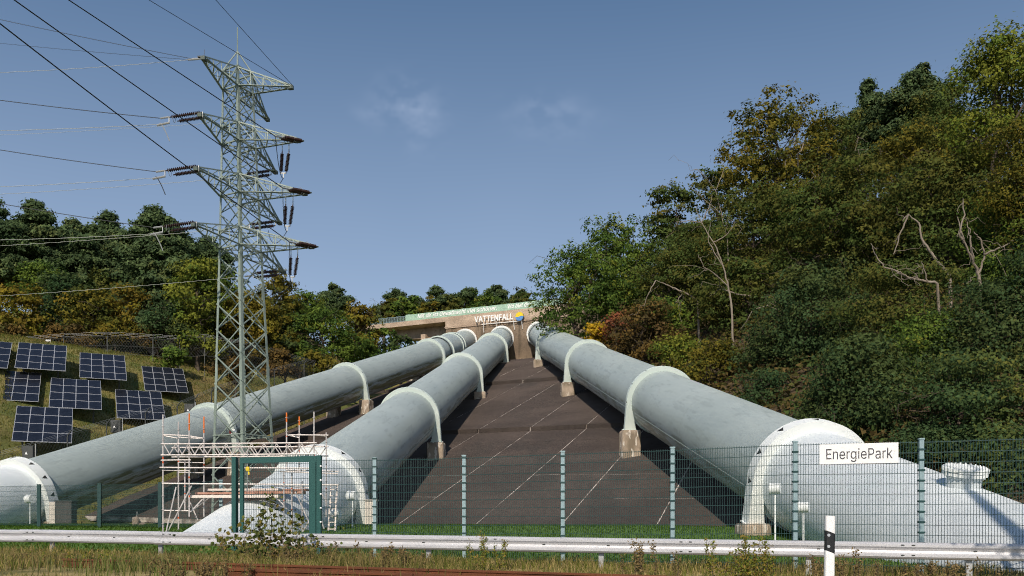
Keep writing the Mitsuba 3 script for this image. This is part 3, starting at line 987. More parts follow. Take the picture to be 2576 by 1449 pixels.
def wire(a, pxe, Ye, sag, bsdf, r, label, ext=1.6):
    """a conductor from its anchor a through the 3-D point seen at pxe, and on past it"""
    b = at(pxe[0], pxe[1], Ye)
    b = a + (b - a) * ext
    obj('overhead_wire', MB().tube(catenary(a, b, sag, 48), r, 6), bsdf, None, smooth=True, label=label, cat='wire', group='overhead wires')


wire(wires_out['s', 1], (173, 0), 40.5, .0, 'wire_dark', .027, 'thick dark wire slanting from the top edge to the upper right pylon arm', 2.2)
wire(wires_out['s', 2], (57, 0), 36.5, .25, 'wire_dark', .027, 'thick dark wire slanting from the upper left corner to the middle right pylon arm', 2.2)
wire(wires_out['s', 3], (2, 28), 33.0, .5, 'wire_dark', .027, 'thick dark wire slanting from the left edge to the lower right pylon arm', 2.2)
wire(TIPS['side', 0] + [0, 0, .15], (375, 0), 46.2, 0, 'wire_dark', .016, 'thin dark wire slanting less steeply down to the topmost right arm tip', 2)
wire(TIPS['side', 0] + [.1, 0, .15], (543, 0), 46.2, 0, 'wire_dark', .016, 'thin dark wire slanting most steeply to the topmost right arm tip', 2)
n0 = TIPS['near', 0]
wire(n0 + [-.8, .3, .16], (0, 45), 50.5, .1, 'wire_dark', .014, 'thin dark wire rising left from the topmost front arm tip, uppermost of three')
wire(n0 + [-.8, .3, .1], (0, 105), 54, .1, 'wire_dark', .010, 'very thin wire running left from the topmost front arm tip, middle of three')
wire(n0 + [-.95, 0, -.06], (0, 175), 55, .2, 'wire_light', .012, 'pale thin wire running left from the topmost front arm tip, lowest of three')
for lv, (yd, yl, yf) in zip((1, 2, 3), ((248, 325, 482), (373, 466, 612), (508, 600, 738))):
    w = ('upper', 'middle', 'lower')[lv - 1]
    wire(wires_out['nd', lv], (0, yd), 50.2, .1, 'wire_dark', .020, f'dark wire rising left from the {w} front arm insulator')
    wire(wires_out['nl', lv], (0, yl), 53.8, .1, 'wire_light', .014, f'pale wire sinking left from the insulator on the {w} front arm')
    wire(wires_out['f', lv], (0, yf), 64.0, .2, 'wire_light', .013, f'pale wire running left from the {w} rear pylon arm')
wire(TIPS['far', 0] + [-.2, 0, 0], (0, 333), 62, .2, 'wire_light', .009, 'faint thin wire running left from the topmost rear arm tip')

# ---------------------------------------------------------------- scaffolding and ladder
sc = thing('scaffolding', 'pinkish grey tube scaffolding with lattice beams around the foot of the pylon', 'scaffolding')
SF, SB = 31.5, 33.4


def tube_part(name, a, b, r, bsdf='scaffold_zinc'):
    return obj(name, MB().tube([a, b], r, 8), bsdf, sc, smooth=40)


def post(px, pyt, pyb, Y, tip=None, lean=0):
    a, b = at(px, pyb, Y), at(px + lean, pyt, Y)
    a[2] = min(a[2], float(H(a[0], a[1])) - .02) if pyb > 1320 else a[2]
    k = tube_part('standard', a, b, .026)
    z0, z1 = a[2], b[2]
    ros = MB()
    for z in np.arange(z0 + .35, z1, .5):
        q = lerp(a, b, (z - z0) / (z1 - z0))
        ros.tri(trimesh.creation.cylinder(.060, .012, sections=8), frame(q, [1, 0, 0], [0, 1, 0], [0, 0, 1]))
    obj('rosettes', ros, 'scaffold_zinc', k, kind='stuff')
    if tip:
        obj('painted_end', MB().tube([lerp(a, b, .835), lerp(a, b, .999)], .0275, 8), tip, k, label='orange red painted upper end')
    for fr in rng.uniform(.1, .75, 2):
        obj('red_mark', MB().tube([lerp(a, b, fr), lerp(a, b, fr + .018)], .0275, 8), 'scaffold_red', k)
    return k


post(410, 1043, 1338, SF, 'scaffold_orange' if 0 else None, 0)
post(476, 1040, 1300, SF, 'scaffold_orange')
post(449, 1061, 1332, SB)
post(513, 1048, 1300, SB, 'scaffold_orange')
post(721, 1038, 1180, SF, 'scaffold_orange')
post(790, 1036, 1180, SF)
post(753, 1048, 1180, SB, 'scaffold_orange')
post(821, 1088, 1300, SB)
post(465, 1158, 1283, SF + .3)
post(714, 1185, 1290, SF - .2)
post(734, 1190, 1336, SF + .2)
post(760, 1210, 1336, SF + .6)
for (x0, y0, x1, y1, Y, r) in ((411, 1094, 477, 1096, SF, .024), (449, 1100, 513, 1104, SB, .022), (411, 1096, 449, 1103, SF + 1, .022), (477, 1097, 513, 1103, SF + 1, .022),
                               (728, 1094, 826, 1095, SF, .024), (722, 1094, 753, 1101, SF + .8, .022), (790, 1094, 822, 1097, SF + .6, .022),
                               (405, 1158, 480, 1157, SF, .024), (448, 1163, 515, 1164, SB, .022), (402, 1176, 590, 1177, SF - .1, .026), (606, 1177, 780, 1178, SF - .1, .026),
                               (408, 1183, 476, 1184, SF, .02), (448, 1188, 513, 1190, SB, .02), (408, 1216, 852, 1220, SF - .15, .026), (720, 1182, 852, 1186, SB, .024),
                               (705, 1186, 850, 1192, SF, .024), (690, 1222, 800, 1228, SB - .4, .024), (412, 1284, 476, 1285, SF, .024)):
    tube_part('ledger', at(x0, y0, Y), at(x1, y1, Y), r)
for (x0, y0, x1, y1, Y) in ((443, 1225, 418, 1338, SF - .2), (482, 1222, 422, 1338, SF - .1), (743, 1237, 788, 1338, SF), (700, 1256, 722, 1280, SF), (762, 1338, 790, 1290, SF + .3),
                            (475, 1290, 535, 1245, SF + .5), (478, 1262, 497, 1308, SF + .8), (790, 1240, 815, 1330, SB), (800, 1225, 822, 1265, SB), (480, 1287, 510, 1255, SF + .2)):
    tube_part('brace', at(x0, y0, Y), at(x1, y1, Y), .024)
for j, (x0, x1, yt, yb, Y) in enumerate(((405, 797, 1115, 1143, SF - .05), (432, 826, 1124, 1148, SB - .9))):
    lb = key_of('lattice_beam', sc)
    for yy in (yt, yb):
        obj('chord', MB().tube([at(x0, yy + 2, Y), at(x1, yy - 1, Y)], .026, 8), 'scaffold_zinc', lb, smooth=40)
    xsn = np.linspace(x0 + 6, x1 - 6, 13)
    for i in range(12):
        xm = (xsn[i] + xsn[i + 1]) / 2
        obj('web', MB().tube([at(xsn[i], yt + 1, Y), at(xm, yb, Y)], .019, 6).tube([at(xm, yb, Y), at(xsn[i + 1], yt + 1, Y)], .019, 6), 'scaffold_zinc', lb)
for (x0, x1, y, Y0_, Y1_, th, b) in ((473, 700, 1249, SF + .1, SF + .6, 7, 'plank_edge'), (492, 640, 1241, SF + .5, SF + 1.0, 5, 'plank_wood'), (606, 760, 1239, SF + .6, SF + 1.2, 6, 'plank_wood'), (520, 700, 1232, SF + 1.2, SF + 1.8, 5, 'plank_edge'), (640, 770, 1233, SF + 1.8, SF + 2.3, 5, 'plank_wood')):
    a, b_ = at(x0, y, Y0_), at(x1, y - 1, Y0_)
    d = b_ - a
    obj('plank', MB().box((a + b_) / 2 + [0, (Y1_ - Y0_) / 2, 0], (np.linalg.norm(d), Y1_ - Y0_, th / F * Y0_), [nrm(d), [0, 1, 0], nrm(np.cross(nrm(d), [0, 1, 0]))]), b, sc)
lad = thing('ladder', 'pale aluminium ladder leaning beside the scaffolding, right of the gate', 'ladder')
LY = 33.5
L0, L1, L2, L3 = at(826, 1338, LY), at(832, 1222, LY + .9), at(842, 1338, LY), at(848, 1222, LY + .9)
obj('stile', MB().bar(L0, L1, .06, .03), 'plank_edge', lad)
obj('stile', MB().bar(L2, L3, .06, .03), 'plank_edge', lad)
for t in np.linspace(.06, .92, 7):
    obj('rung', MB().bar(lerp(L0, L1, t), lerp(L2, L3, t), .045, .035), 'plank_edge', lad)
hk = thing('chain_hoist', 'small yellow chain hoist hanging from the scaffolding beside the pylon leg', 'hoist')
q = at(623, 1180, SF - .2)
obj('housing', MB().tri(trimesh.creation.icosphere(2, .075), frame(q, [1, 0, 0], [0, .7, 0], [0, 0, 1.25])).bar(q + [.03, 0, .05], q + [.05, 0, -.2], .045), 'sign_yellow', hk)
obj('chain', MB().tube([q + [0, 0, -.1], q + [.0, 0, -.75]], .018, 5).tube([q + [0, 0, .1], q + [0, 0, .72]], .018, 5), 'fitting_zinc', hk)


# ---------------------------------------------------------------- mesh fences and gate
def mesh_panel(a, b, z0, z1, parent, bsdf='fence_green', lab=None):
    """double-rod mesh between the plan points a and b"""
    L = np.linalg.norm(b - a)
    d = np.array([*(b - a) / L, 0])
    n = np.array([d[1], -d[0], 0])
    m = MB()
    A = np.array([*a, 0])
    sl = (z1[1] - z1[0]) / L
    for t in np.arange(.025, L, .05):
        zb, zt = z0[0] + (z0[1] - z0[0]) * t / L, z1[0] + sl * t
        m.bar(A + d * t + [0, 0, zb], A + d * t + [0, 0, zt], .0075)
    hh = z1[0] - z0[0]
    for k in range(int(hh / .2) + 1):
        for s in (-.008, .008):
            zz = z1[0] - .03 - k * .2
            m.bar(A + n * s + [0, 0, zz], A + n * s + d * L + [0, 0, zz + (z1[1] - z1[0])], .011)
    obj('mesh_panel', m, bsdf, parent, kind='stuff')


def fence_post(p, z0, z1, parent, bsdf, w=.085, dp=.05):
    k = key_of('post', parent)
    obj('tube', MB().box((p[0], p[1] - .06, (z0 + z1) / 2 - .15), (w, dp, z1 - z0 + .3)), bsdf, k)
    obj('cap', MB().box((p[0], p[1] - .06, z1 + .012), (w + .02, dp + .02, .03)), bsdf, k)
    cl = MB()
    for z in np.arange(z0 + .25, z1, .2):
        cl.box((p[0], p[1] - .06, z), (w + .035, dp + .03, .035))
    obj('clamps', cl, 'fence_green', k, kind='stuff')


fr_ = thing('mesh_fence', 'green rod mesh fence on pale grey green posts, right of the gate', 'fence')
FP = [np.array([-3.44 + 2.294 * i, 21.95 - 1.043 * i]) for i in range(5)]
FP.append(np.array([(2314 - CX) / F * 16.9, 16.9]))
FP.append(FP[5] + (FP[5] - FP[4]) * 1.0)
FP.append(FP[6] + (FP[5] - FP[4]) * 1.0)
FTOP = [at(0, y, p[1])[2] for y, p in zip((1156, 1150, 1140, 1130, 1116, 1109), FP)] + [3.06, 3.06]
GP = np.array([(803 - CX) / F * 22.6, 22.6])
for i, p in enumerate(FP):
    fence_post(p, float(H(*p)), FTOP[i] + .02, fr_, 'fence_post_green')
nodes = [GP] + FP
tops = [3.1] + FTOP
for i in range(len(nodes) - 1):
    a, b = nodes[i], nodes[i + 1]
    mesh_panel(a, b, (float(H(*a)) + .06, float(H(*b)) + .06), (tops[i], tops[i + 1]), fr_)
fl_ = thing('mesh_fence', 'dark green rod mesh fence in front of the left pipe, left of the gate', 'fence')
LP = [np.array([(px - CX) / F * Y, Y]) for px, Y in ((-205, 37.4), (-52, 37.0), (100, 36.5), (252, 36.0), (404, 35.2), (557, 33.3))]
LT = [CAM_Z + (HY - y) / F * p[1] for y, p in zip((1226, 1224, 1221, 1219, 1216, 1209), LP)]
for i, p in enumerate(LP):
    fence_post(p, float(H(*p)), LT[i] + .02, fl_, 'fence_post_dark' if i < 5 else 'fence_post_green', .14 if i < 5 else .12, .06)
for i in range(5):
    mesh_panel(LP[i], LP[i + 1], (float(H(*LP[i])) + .06, float(H(*LP[i + 1])) + .06), (LT[i], LT[i + 1]), fl_)
GL = np.array([(591 - CX) / F * 23.0, 23.0])
gt = thing('fence_gate', 'tall dark green framed mesh gate, locked, behind the leafy bush', 'gate')
gz = float(H(*GL)) + .02
gtop = at(700, 1148, 22.7)[2]
gd = nrm(np.array([*(GP - GL), 0]))
gl, gr = np.array([*GL, 0]), np.array([*GP, 0])
obj('gate_post', MB().bar(gl + [0, 0, gz - .4], gl + [0, 0, gtop + .0], .15, .12, up=gd), 'gate_green', gt)
obj('gate_post', MB().bar(gr + [0, 0, gz - .4], gr + [0, 0, gtop + .02], .10, .12, up=gd), 'gate_green', gt)
a0, a1 = gl + gd * .20, gr - gd * .17
obj('stile', MB().bar(a0 + [0, 0, gz + .08], a0 + [0, 0, gtop - .03], .06, .10, up=gd), 'gate_green', gt)
obj('stile', MB().bar(a1 + [0, 0, gz + .08], a1 + [0, 0, gtop - .0], .07, .17, up=gd), 'gate_green', gt)
obj('top_rail', MB().bar(a0 + [0, 0, gtop - .09] - gd * .05, a1 + [0, 0, gtop - .07] + gd * .1, .07, .15), 'gate_green', gt)
obj('bottom_rail', MB().bar(a0 + [0, 0, gz + .15], a1 + [0, 0, gz + .15], .05, .10), 'gate_green', gt)
sp = MB()
for t in np.arange(np.linalg.norm(a1 - a0) * .62, np.linalg.norm(a1 - a0) + .05, .045):
    sp.box(a0 + gd * t + [0, 0, gtop + .025], (.014, .02, .05))
obj('spike_strip', sp, 'gate_green', gt, kind='stuff')
mesh_panel(a0[:2] + gd[:2] * .04, a1[:2] - gd[:2] * .08, (gz + .18, gz + .18), (gtop - .15, gtop - .15), gt)
bt = MB()
for z in np.arange(gz + .4, gtop, .36):
    bt.tri(trimesh.creation.icosphere(1, .028), frame(gr + gd * .055 + [0, -.05, z], [1, 0, 0], [0, 1, 0], [0, 0, 1]))
obj('hinge_bolts', bt, 'white_paint', gt, kind='stuff')

# name board on the fence
bd = thing('name_board', 'white board lettered in dark grey hanging on the fence at the right', 'sign')
fd = nrm(np.array([*(FP[5] - FP[4]), 0]))
fn = np.array([fd[1], -fd[0], 0])


def fence_pt(px, py, off=.05):
    a = (px - CX) / F
    o = np.array([*FP[4], 0]) + fn * off
    t = (a * o[1] - o[0]) / (fd[0] - a * fd[1])
    p = o + fd * t
    return np.array([p[0], p[1], CAM_Z + (HY - py) / F * p[1]])


c0, c1, c2, c3 = fence_pt(2062, 1167), fence_pt(2260, 1163), fence_pt(2260, 1114), fence_pt(2062, 1117)
bxv = nrm(c1 - c0)
up_ = nrm(c3 - c0)
obj('board', MB().box((c0 + c2) / 2, (np.linalg.norm(c1 - c0), .012, np.linalg.norm(c3 - c0)), [bxv, np.cross(up_, bxv), up_]), 'white_paint', bd)
t0 = fence_pt(2076, 1155.5, .0585)
t1 = fence_pt(2243, 1152.5, .0585)
put_text('EnergiePark', .205, t0, nrm(t1 - t0), (0, 0, 1), .004, 'letter_dark', bd, width=np.linalg.norm(t1 - t0))

# ---------------------------------------------------------------- guard rail
g0, g1 = at(65, 1332.5, 21.8), at(2200, 1362, 16.2)
gdir = nrm(g1 - g0)
gn = nrm([gdir[1], -gdir[0], 0])
gr_ = thing('guard_rail', 'long silvery steel crash barrier beam along the road verge', 'guard rail')
prof = [(0.0, 0), (.045, -.012), (.075, -.045), (.075, -.085), (.03, -.115), (.012, -.155), (.03, -.195), (.075, -.225), (.075, -.265), (.045, -.298), (0, -.31)]
Lg = np.linalg.norm(g1 - g0)
edges = np.arange(-8, Lg + 10, 4.0)
for a, b in zip(edges[:-1], edges[1:]):
    v, f = [], []
    lift = rng.normal(0, .006)
    for k, t in enumerate(np.linspace(a - .16, b, 4)):
        for (u, w) in prof:
            v.append(g0 + gdir * t + gn * (u + .004 * (k == 0)) + [0, 0, w + lift])
        for (u, w) in prof[::-1]:
            v.append(g0 + gdir * t + gn * (u - .006 + .004 * (k == 0)) + [0, 0, w + lift])
    n = 2 * len(prof)
    for k in range(3):
        for j in range(n):
            j2 = (j + 1) % n
            f += [[k * n + j, (k + 1) * n + j, (k + 1) * n + j2], [k * n + j, (k + 1) * n + j2, k * n + j2]]
    bm = obj('beam', (np.array(v), np.array(f)), 'galvanised', gr_, smooth=28)
    bl = MB()
    for t in (a + .12, a + .30, a + 1.33, a + 2.67):
        for w in ((-.06, -.245) if t < a + .5 else (-.155,)):
            bl.box(g0 + gdir * t + gn * (.078 if w != -.155 else .016) + [0, 0, w], (.06, .012, .022), [gdir, gn, [0, 0, 1]])
    obj('bolt_slots', bl, 'dark_steel', bm, kind='stuff')
PXP = (125, 398, 1075, 1511, 2035, 2440, -140)
for px in PXP:
    a = (px - CX) / F
    t = (a * g0[1] - g0[0]) / (gdir[0] - a * gdir[1])
    p = g0 + gdir * t - gn * .06
    m = MB().box((p[0], p[1], p[2] - .48), (.10, .006, .92), [gdir, gn, [0, 0, 1]])
    for s in (-.05, .05):
        m.box((p + gdir * s - gn * .028 + [0, 0, -.48]), (.006, .05, .92), [gdir, gn, [0, 0, 1]])
    obj('post', m, 'rail_post_zinc', gr_)


# ---------------------------------------------------------------- rusty rails
def track_pt(px, py):
    return px, py


r0, r1 = at(377, 1411, 17.6), at(1006, 1429, 16.6)
r0[2], r1[2] = .74, .66
r0 = at(377, 1411, (CAM_Z - .80) * F / (1411 - HY))
r1 = at(1006, 1429, (CAM_Z - .69) * F / (1429 - HY))
td = nrm(r1 - r0)
tn = nrm([td[1], -td[0], 0])
RP = Polygon([(-.0625, 0), (.0625, 0), (.0625, .012), (.012, .03), (.010, .10), (.036, .115), (.036, .148), (.03, .152), (-.03, .152), (-.036, .148), (-.036, .115), (-.010, .10), (-.012, .03), (-.0625, .012)])
for s, lb in ((0, 'rusty rail lying in the dry grass, the farther of two'), (1.435, 'rusty rail lying in the dry grass, the nearer of two')):
    k = thing('track_rail', lb, 'rail', 'rusty track rails')
    for a, b in ((-1.6 if s == 0 else 1.9, 5.0), (5.015, 12), (12.015, 20)):
        o = r0 + td * a + tn * s - [0, 0, .15]
        obj('rail_length', MB().tri(extrude(RP, b - a), frame(o, -tn, np.cross(td, -tn), td)), 'rust', k)
    fp = MB()
    for t in np.arange(-1 if s == 0 else 2.2, 19, .65):
        fp.box(r0 + td * t + tn * s + tn * .09 - [0, 0, .135], (.09, .05, .04), [td, tn, [0, 0, 1]])
    obj('rail_clips', fp, 'rust', k, kind='stuff')

# ---------------------------------------------------------------- roadside delineator
dl = thing('delineator_post', 'white roadside marker post with a black band, leaning slightly in front of the guard rail', 'marker post')
dY = 10.6
dx = (2088 - CX) / F * dY
dz = at(0, 1298, dY)[2]
w = .115
rp = sbox(-w / 2, -.04, w / 2, .05).buffer(-.028).buffer(.028, quad_segs=5)
oc = np.array(rp.exterior.coords)[:-1]
LEAN = np.array([.012, 0, 1.0])


def prism(z0, z1, k0, k1, grow=0.0):
    c = oc * (1 + grow)
    n = len(c)
    v = np.vstack([np.column_stack([c, z0 + k0 * c[:, 0]]), np.column_stack([c, z1 + k1 * c[:, 0]])])
    v = np.column_stack([v[:, 0] + LEAN[0] * (v[:, 2] + 1), v[:, 1], v[:, 2]]) + [dx - LEAN[0], dY, dz]
    i = np.arange(n)
    j = (i + 1) % n
    f = np.vstack([np.stack([i, j, j + n], 1), np.stack([i, j + n, i + n], 1), [[0, a + 1, a] for a in range(1, n - 1)], [[n, n + a, n + a + 1] for a in range(1, n - 1)]])
    return v, f


sc_ = .012
obj('foot', prism(-1.25, -.438, 0, -.38), 'white_paint', dl, smooth=30)
obj('band', prism(-.438, -.195, -.38, -.38), 'black_plastic', dl, smooth=30)
obj('head', prism(-.195, 0, -.38, -.06), 'white_paint', dl, smooth=30)
for z in (-.232, -.368):
    obj('reflector', MB().tri(trimesh.creation.cylinder(.018, .012, sections=18), frame(np.array([dx - .028 + LEAN[0] * z, dY - .042, dz + z]), [1, 0, 0], [0, 0, 1], [0, -1, 0])), 'reflector', dl)

# ---------------------------------------------------------------- solar tables
PSI, TAU = math.radians(26), math.radians(30)
SX = np.array([math.cos(PSI), math.sin(PSI), 0])
SU = np.array([-math.sin(PSI) * math.cos(TAU), math.cos(PSI) * math.cos(TAU), math.sin(TAU)])
SN = np.cross(SX, SU)
MW, MH = .985, 1.62
tables = [((105, 896), 79.4, 'at the upper left, first full one of the top row'), ((259, 920.5), 83.0, 'in the middle of the top row'), ((414, 953.5), 87.5, 'farthest to the right, by the upright fence'),
          ((191, 989), 75.3, 'in the middle of the array, left of the fenced corner'), ((352, 1017), 79.4, 'lowest at the right, just above the left pipe'), ((34, 969), 74.5, 'cut by the left edge in the middle row'),
          ((110, 1066), 67.6, 'nearest of all, at the bottom of the array'), ((-40, 888), 77.0, 'mostly outside the upper left edge, only its right rim showing'), ((-63, 1044), 69.0, 'mostly outside the lower left edge, only its right rim showing')]
for (px, py), Y, lb in tables:
    k = thing('solar_table', f'dark blue solar table {lb}', 'solar panel', 'solar panel tables on the slope')
    c = at(px, py, Y)
    obj('backing', MB().box(c - SN * .03, (4 * MW + .02, 4 * MH + .02, .03), [SX, SU, SN]), 'aluminium', k)
    for i in range(4):
        for j in range(4):
            o = c + SX * (i - 1.5) * MW + SU * (j - 1.5) * MH + SN * .004
            v = np.array([[-1, -1], [1, -1], [1, 1], [-1, 1]]) * np.array([MW / 2 - .03, MH / 2 - .065])
            P8 = np.vstack([o + v[:, :1] * SX + v[:, 1:] * SU - SN * .02, o + v[:, :1] * SX + v[:, 1:] * SU])
            uv = np.vstack([[[0, 0], [1, 0], [1, 1], [0, 1]]] * 2)
            f = [[4, 5, 6], [4, 6, 7]] + [q for m_ in range(4) for q in ([m_, (m_ + 1) % 4, 4 + (m_ + 1) % 4], [m_, 4 + (m_ + 1) % 4, 4 + m_])]
            mod = obj('module', (P8, np.array(f)), 'solar_cell', k, uv=uv)
    for i in (-1.35, 1.35):
        obj('rafter', MB().bar(c + SX * i - SU * 3.1 - SN * .12, c + SX * i + SU * 3.1 - SN * .12, .09, .13, up=SN), 'dark_steel', k)
        for s in (-1.7, 1.9):
            q = c + SX * i + SU * s - SN * .18
            g = float(H(q[0], q[1])) - .3
            obj('support_post', MB().bar(q, (q[0], q[1], g), .10), 'dark_steel', k)

# ---------------------------------------------------------------- fences on the left slope
def bent_fence(name, label, pts, hgt, arm, mesh_op=True):
    k = thing(name, label, 'fence')
    P = []
    for (px, py, Y) in pts:
        p = at(px, py, Y)
        g = float(H(p[0], p[1]))
        P.append(np.array([p[0], p[1], p[2]]))
        kk = key_of('post', k)
        obj('tube', MB().bar(p + [0, 0, 0], (p[0], p[1], min(g, p[2] - 1) - .2), .075), 'dark_steel', kk)
        if arm:
            obj('arm', MB().bar(p, p + np.array([arm, -.15, .42]), .06), 'dark_steel', kk)
    for a, b in zip(P[:-1], P[1:]):
        m = MB()
        L = np.linalg.norm(b - a)
        for t in np.arange(0, L, .30):
            c = lerp(a, b, t / L)
            for s in (-1, 1):
                e = lerp(a, b, np.clip((t + s * hgt * .8) / L, 0, 1))
                m.bar(c, e - [0, 0, hgt], .012)
        for z in (0, -hgt * .5, -hgt + .05):
            m.bar(a + [0, 0, z], b + [0, 0, z], .02)
        obj('wire_netting', m, 'dark_steel', k, kind='stuff')
        if arm:
            w = MB()
            for q in (.35, .68, 1.0):
                o = np.array([arm, -.15, .42]) * q
                w.bar(a + o, b + o, .012)
            obj('barbed_wire', w, 'rail_post_zinc', k, kind='stuff')


bent_fence('wire_fence', 'dark wire fence with slanted barbed wire arms between the solar panels and the left pipe',
           [(-60, 1165, 60), (72, 1128, 62), (170, 1096, 64.5), (268, 1068, 67), (366, 1040, 69.5), (446, 1022, 72), (490, 1004, 74.5), (532, 985, 77.5), (610, 960, 82), (690, 935, 88), (765, 915, 93)], 1.7, .38)
bent_fence('wire_fence', 'dark wire netting fence along the shrubs above the solar panels',
           [(60, 858, 92), (160, 850, 93), (270, 846, 94), (385, 852, 95), (452, 856, 95.5), (515, 852, 96), (607, 868, 97), (690, 890, 99), (790, 918, 102)], 1.9, .2)
st = thing('small_notice', 'tiny white notice on the upper fence above the solar panels', 'sign')
obj('plate', MB().box(at(121, 859, 91.5), (.55, .03, .36)), 'white_paint', st)
for (px, py, Y, lb) in ((74, 1139, 61.5, 'small dark box standing above the lower left pipe'), (294, 1073, 68, 'small dark box below the rightmost low solar table'), (478, 1031, 73, 'small dark box beside the upper fence corner, left of the pylon')):
    k = thing('control_box', lb, 'box')
    c = at(px, py, Y)
    g = float(H(c[0], c[1]))
    obj('housing', MB().box(c, (.75, .5, .95)), 'dark_steel', k)
    obj('frame', MB().box(c + [.46, -.05, .05], (.06, .06, 1.15)).bar(c + [0, 0, -.45], (c[0], c[1], g - .3), .12), 'fitting_zinc', k)
    obj('warning_mark', MB().tri(extrude(Polygon([(-.1, -.08), (.1, -.08), (0, .1)]), .01), frame(c + [-.08, -.262, -.05], [1, 0, 0], [0, 0, 1], [0, -1, 0])), 'white_paint', k)

# ---------------------------------------------------------------- cabinets and lamp drums at the pipe feet
for (px, py0, py1, wpx, Y, lb) in ((152, 1262, 1310, 40, 50.6, 'grey sheet metal cabinet beside the lowest ring of the left pipe'), (932, 1260, 1326, 27, 40.4, 'pale cabinet beside the lowest ring of the middle pipe')):
    k = thing('control_cabinet', lb, 'cabinet')
    b, t = at(px, py1, Y), at(px, py0, Y)
    w = wpx / F * Y
    zt = t[2]
    zb = min(b[2], float(H(b[0], b[1])))
    obj('housing', MB().box((b[0] + (.18 if px < 500 else 0), Y + .3, (zb + zt) / 2), (w, .6, zt - zb)), 'cabinet_grey' if px < 500 else 'cabinet_pale', k)
    obj('door', MB().box((b[0] + (.18 if px < 500 else 0), Y - .012, (zb + zt) / 2), (w * .86, .02, (zt - zb) * .86)), 'cabinet_grey' if px < 500 else 'cabinet_pale', k)
    obj('roof', MB().box((b[0] + (.18 if px < 500 else 0), Y + .3, zt + .03), (w + .12, .72, .06)), 'cabinet_grey' if px < 500 else 'cabinet_pale', k)
    if px < 500:
        obj('side_panel', MB().box((b[0] - w / 2 + .0, Y - .03, (zb + zt) / 2), (.34, .05, zt - zb - .02)), 'cabinet_pale', k)
for (px, py, pyb, Y, s, lb) in ((1950, 1229, 1340, 27.5, 1.0, 'white drum on a tall thin pole beside the lowest right ring'), (2021, 1276, 1352, 24.5, 1.0, 'white drum on a thin pole in front of the right pipe'),
                            (887, 1247, 1335, 36, .9, 'white drum on a thin pole beside the lowest middle ring'), (846, 1292, 1335, 34.5, .8, 'white drum on a short pole right of the ladder, the lower of two'),
                            (76, 1255, 1318, 46, 1.1, 'white drum on a thin pole by the lowest left ring')):
    k = thing('drum_lamp', lb, 'lamp', 'white drums on poles at the pipe feet')
    c = at(px, py, Y)
    g = float(H(c[0], c[1]))
    r = .16 * s * Y / 27
    r = min(r, .22)
    ca, sa = math.cos(.5), math.sin(.5)
    M = frame(c, [0, 0, 1], [-sa, -ca, 0], [ca, -sa, 0])
    obj('drum', MB().tri(trimesh.creation.cylinder(r, r * 2.1, sections=28), M), 'ring_light', k, smooth=40)
    obj('rim', MB().tri(trimesh.creation.cylinder(r + .018, .04, sections=28), M @ frame([0, 0, -r * .9], [1, 0, 0], [0, 1, 0], [0, 0, 1])), 'ring_light', k, smooth=40)
    obj('pole', MB().tube([c - [0, 0, r * .9], (c[0], c[1], g - .2)], .028, 8), 'ring_light', k, smooth=40)
k = thing('weathered_stump', 'small brown stump with a thin rod in the lawn at the left', 'stump')
c = at(343, 1324, 40)
c[2] = float(H(c[0], c[1]))
b = trimesh.creation.icosphere(2, .22)
b.vertices *= [.8, .8, 1.25]
b.vertices += (meshkit.noise(b.vertices * 6)[:, None] - .5) * .1
obj('block', MB().tri(b, frame(c + [0, 0, .1], [1, 0, 0], [0, 1, 0], [0, 0, 1])).tri(b, frame(c + [.28, 0, .0], [1, 0, 0], [0, .7, 0], [0, 0, .45])), 'concrete', k, smooth=True)
obj('rod', MB().tube([c, c + [.03, 0, .62]], .02, 6), 'fitting_zinc', k)

# ---------------------------------------------------------------- trees
PAL = {'green': [(.050, .085, .016), (.075, .108, .020), (.038, .066, .015), (.105, .112, .018)],
       'fresh': [(.075, .105, .018), (.11, .12, .020), (.055, .080, .016)],
       'yellow': [(.15, .115, .014), (.12, .105, .016), (.10, .075, .014), (.07, .075, .016)],
       'olive': [(.072, .070, .014), (.094, .080, .014), (.050, .056, .013), (.115, .086, .014)],
       'robinia': [(.046, .062, .015), (.058, .066, .017), (.064, .064, .016), (.038, .055, .015), (.050, .070, .020), (.078, .068, .015)],
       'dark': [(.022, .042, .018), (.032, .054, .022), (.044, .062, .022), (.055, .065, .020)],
       'bluegreen': [(.026, .048, .018), (.038, .062, .024), (.052, .068, .020), (.075, .08, .02)],
       'pine': [(.046, .072, .030), (.062, .088, .036), (.036, .056, .026), (.078, .094, .036)],
       'brown': [(.070, .046, .020), (.055, .042, .018), (.095, .062, .020), (.050, .052, .018)],
       'red': [(.20, .050, .030), (.13, .045, .026), (.16, .07, .03)],
       'gold': [(.30, .19, .015), (.22, .15, .015)]}


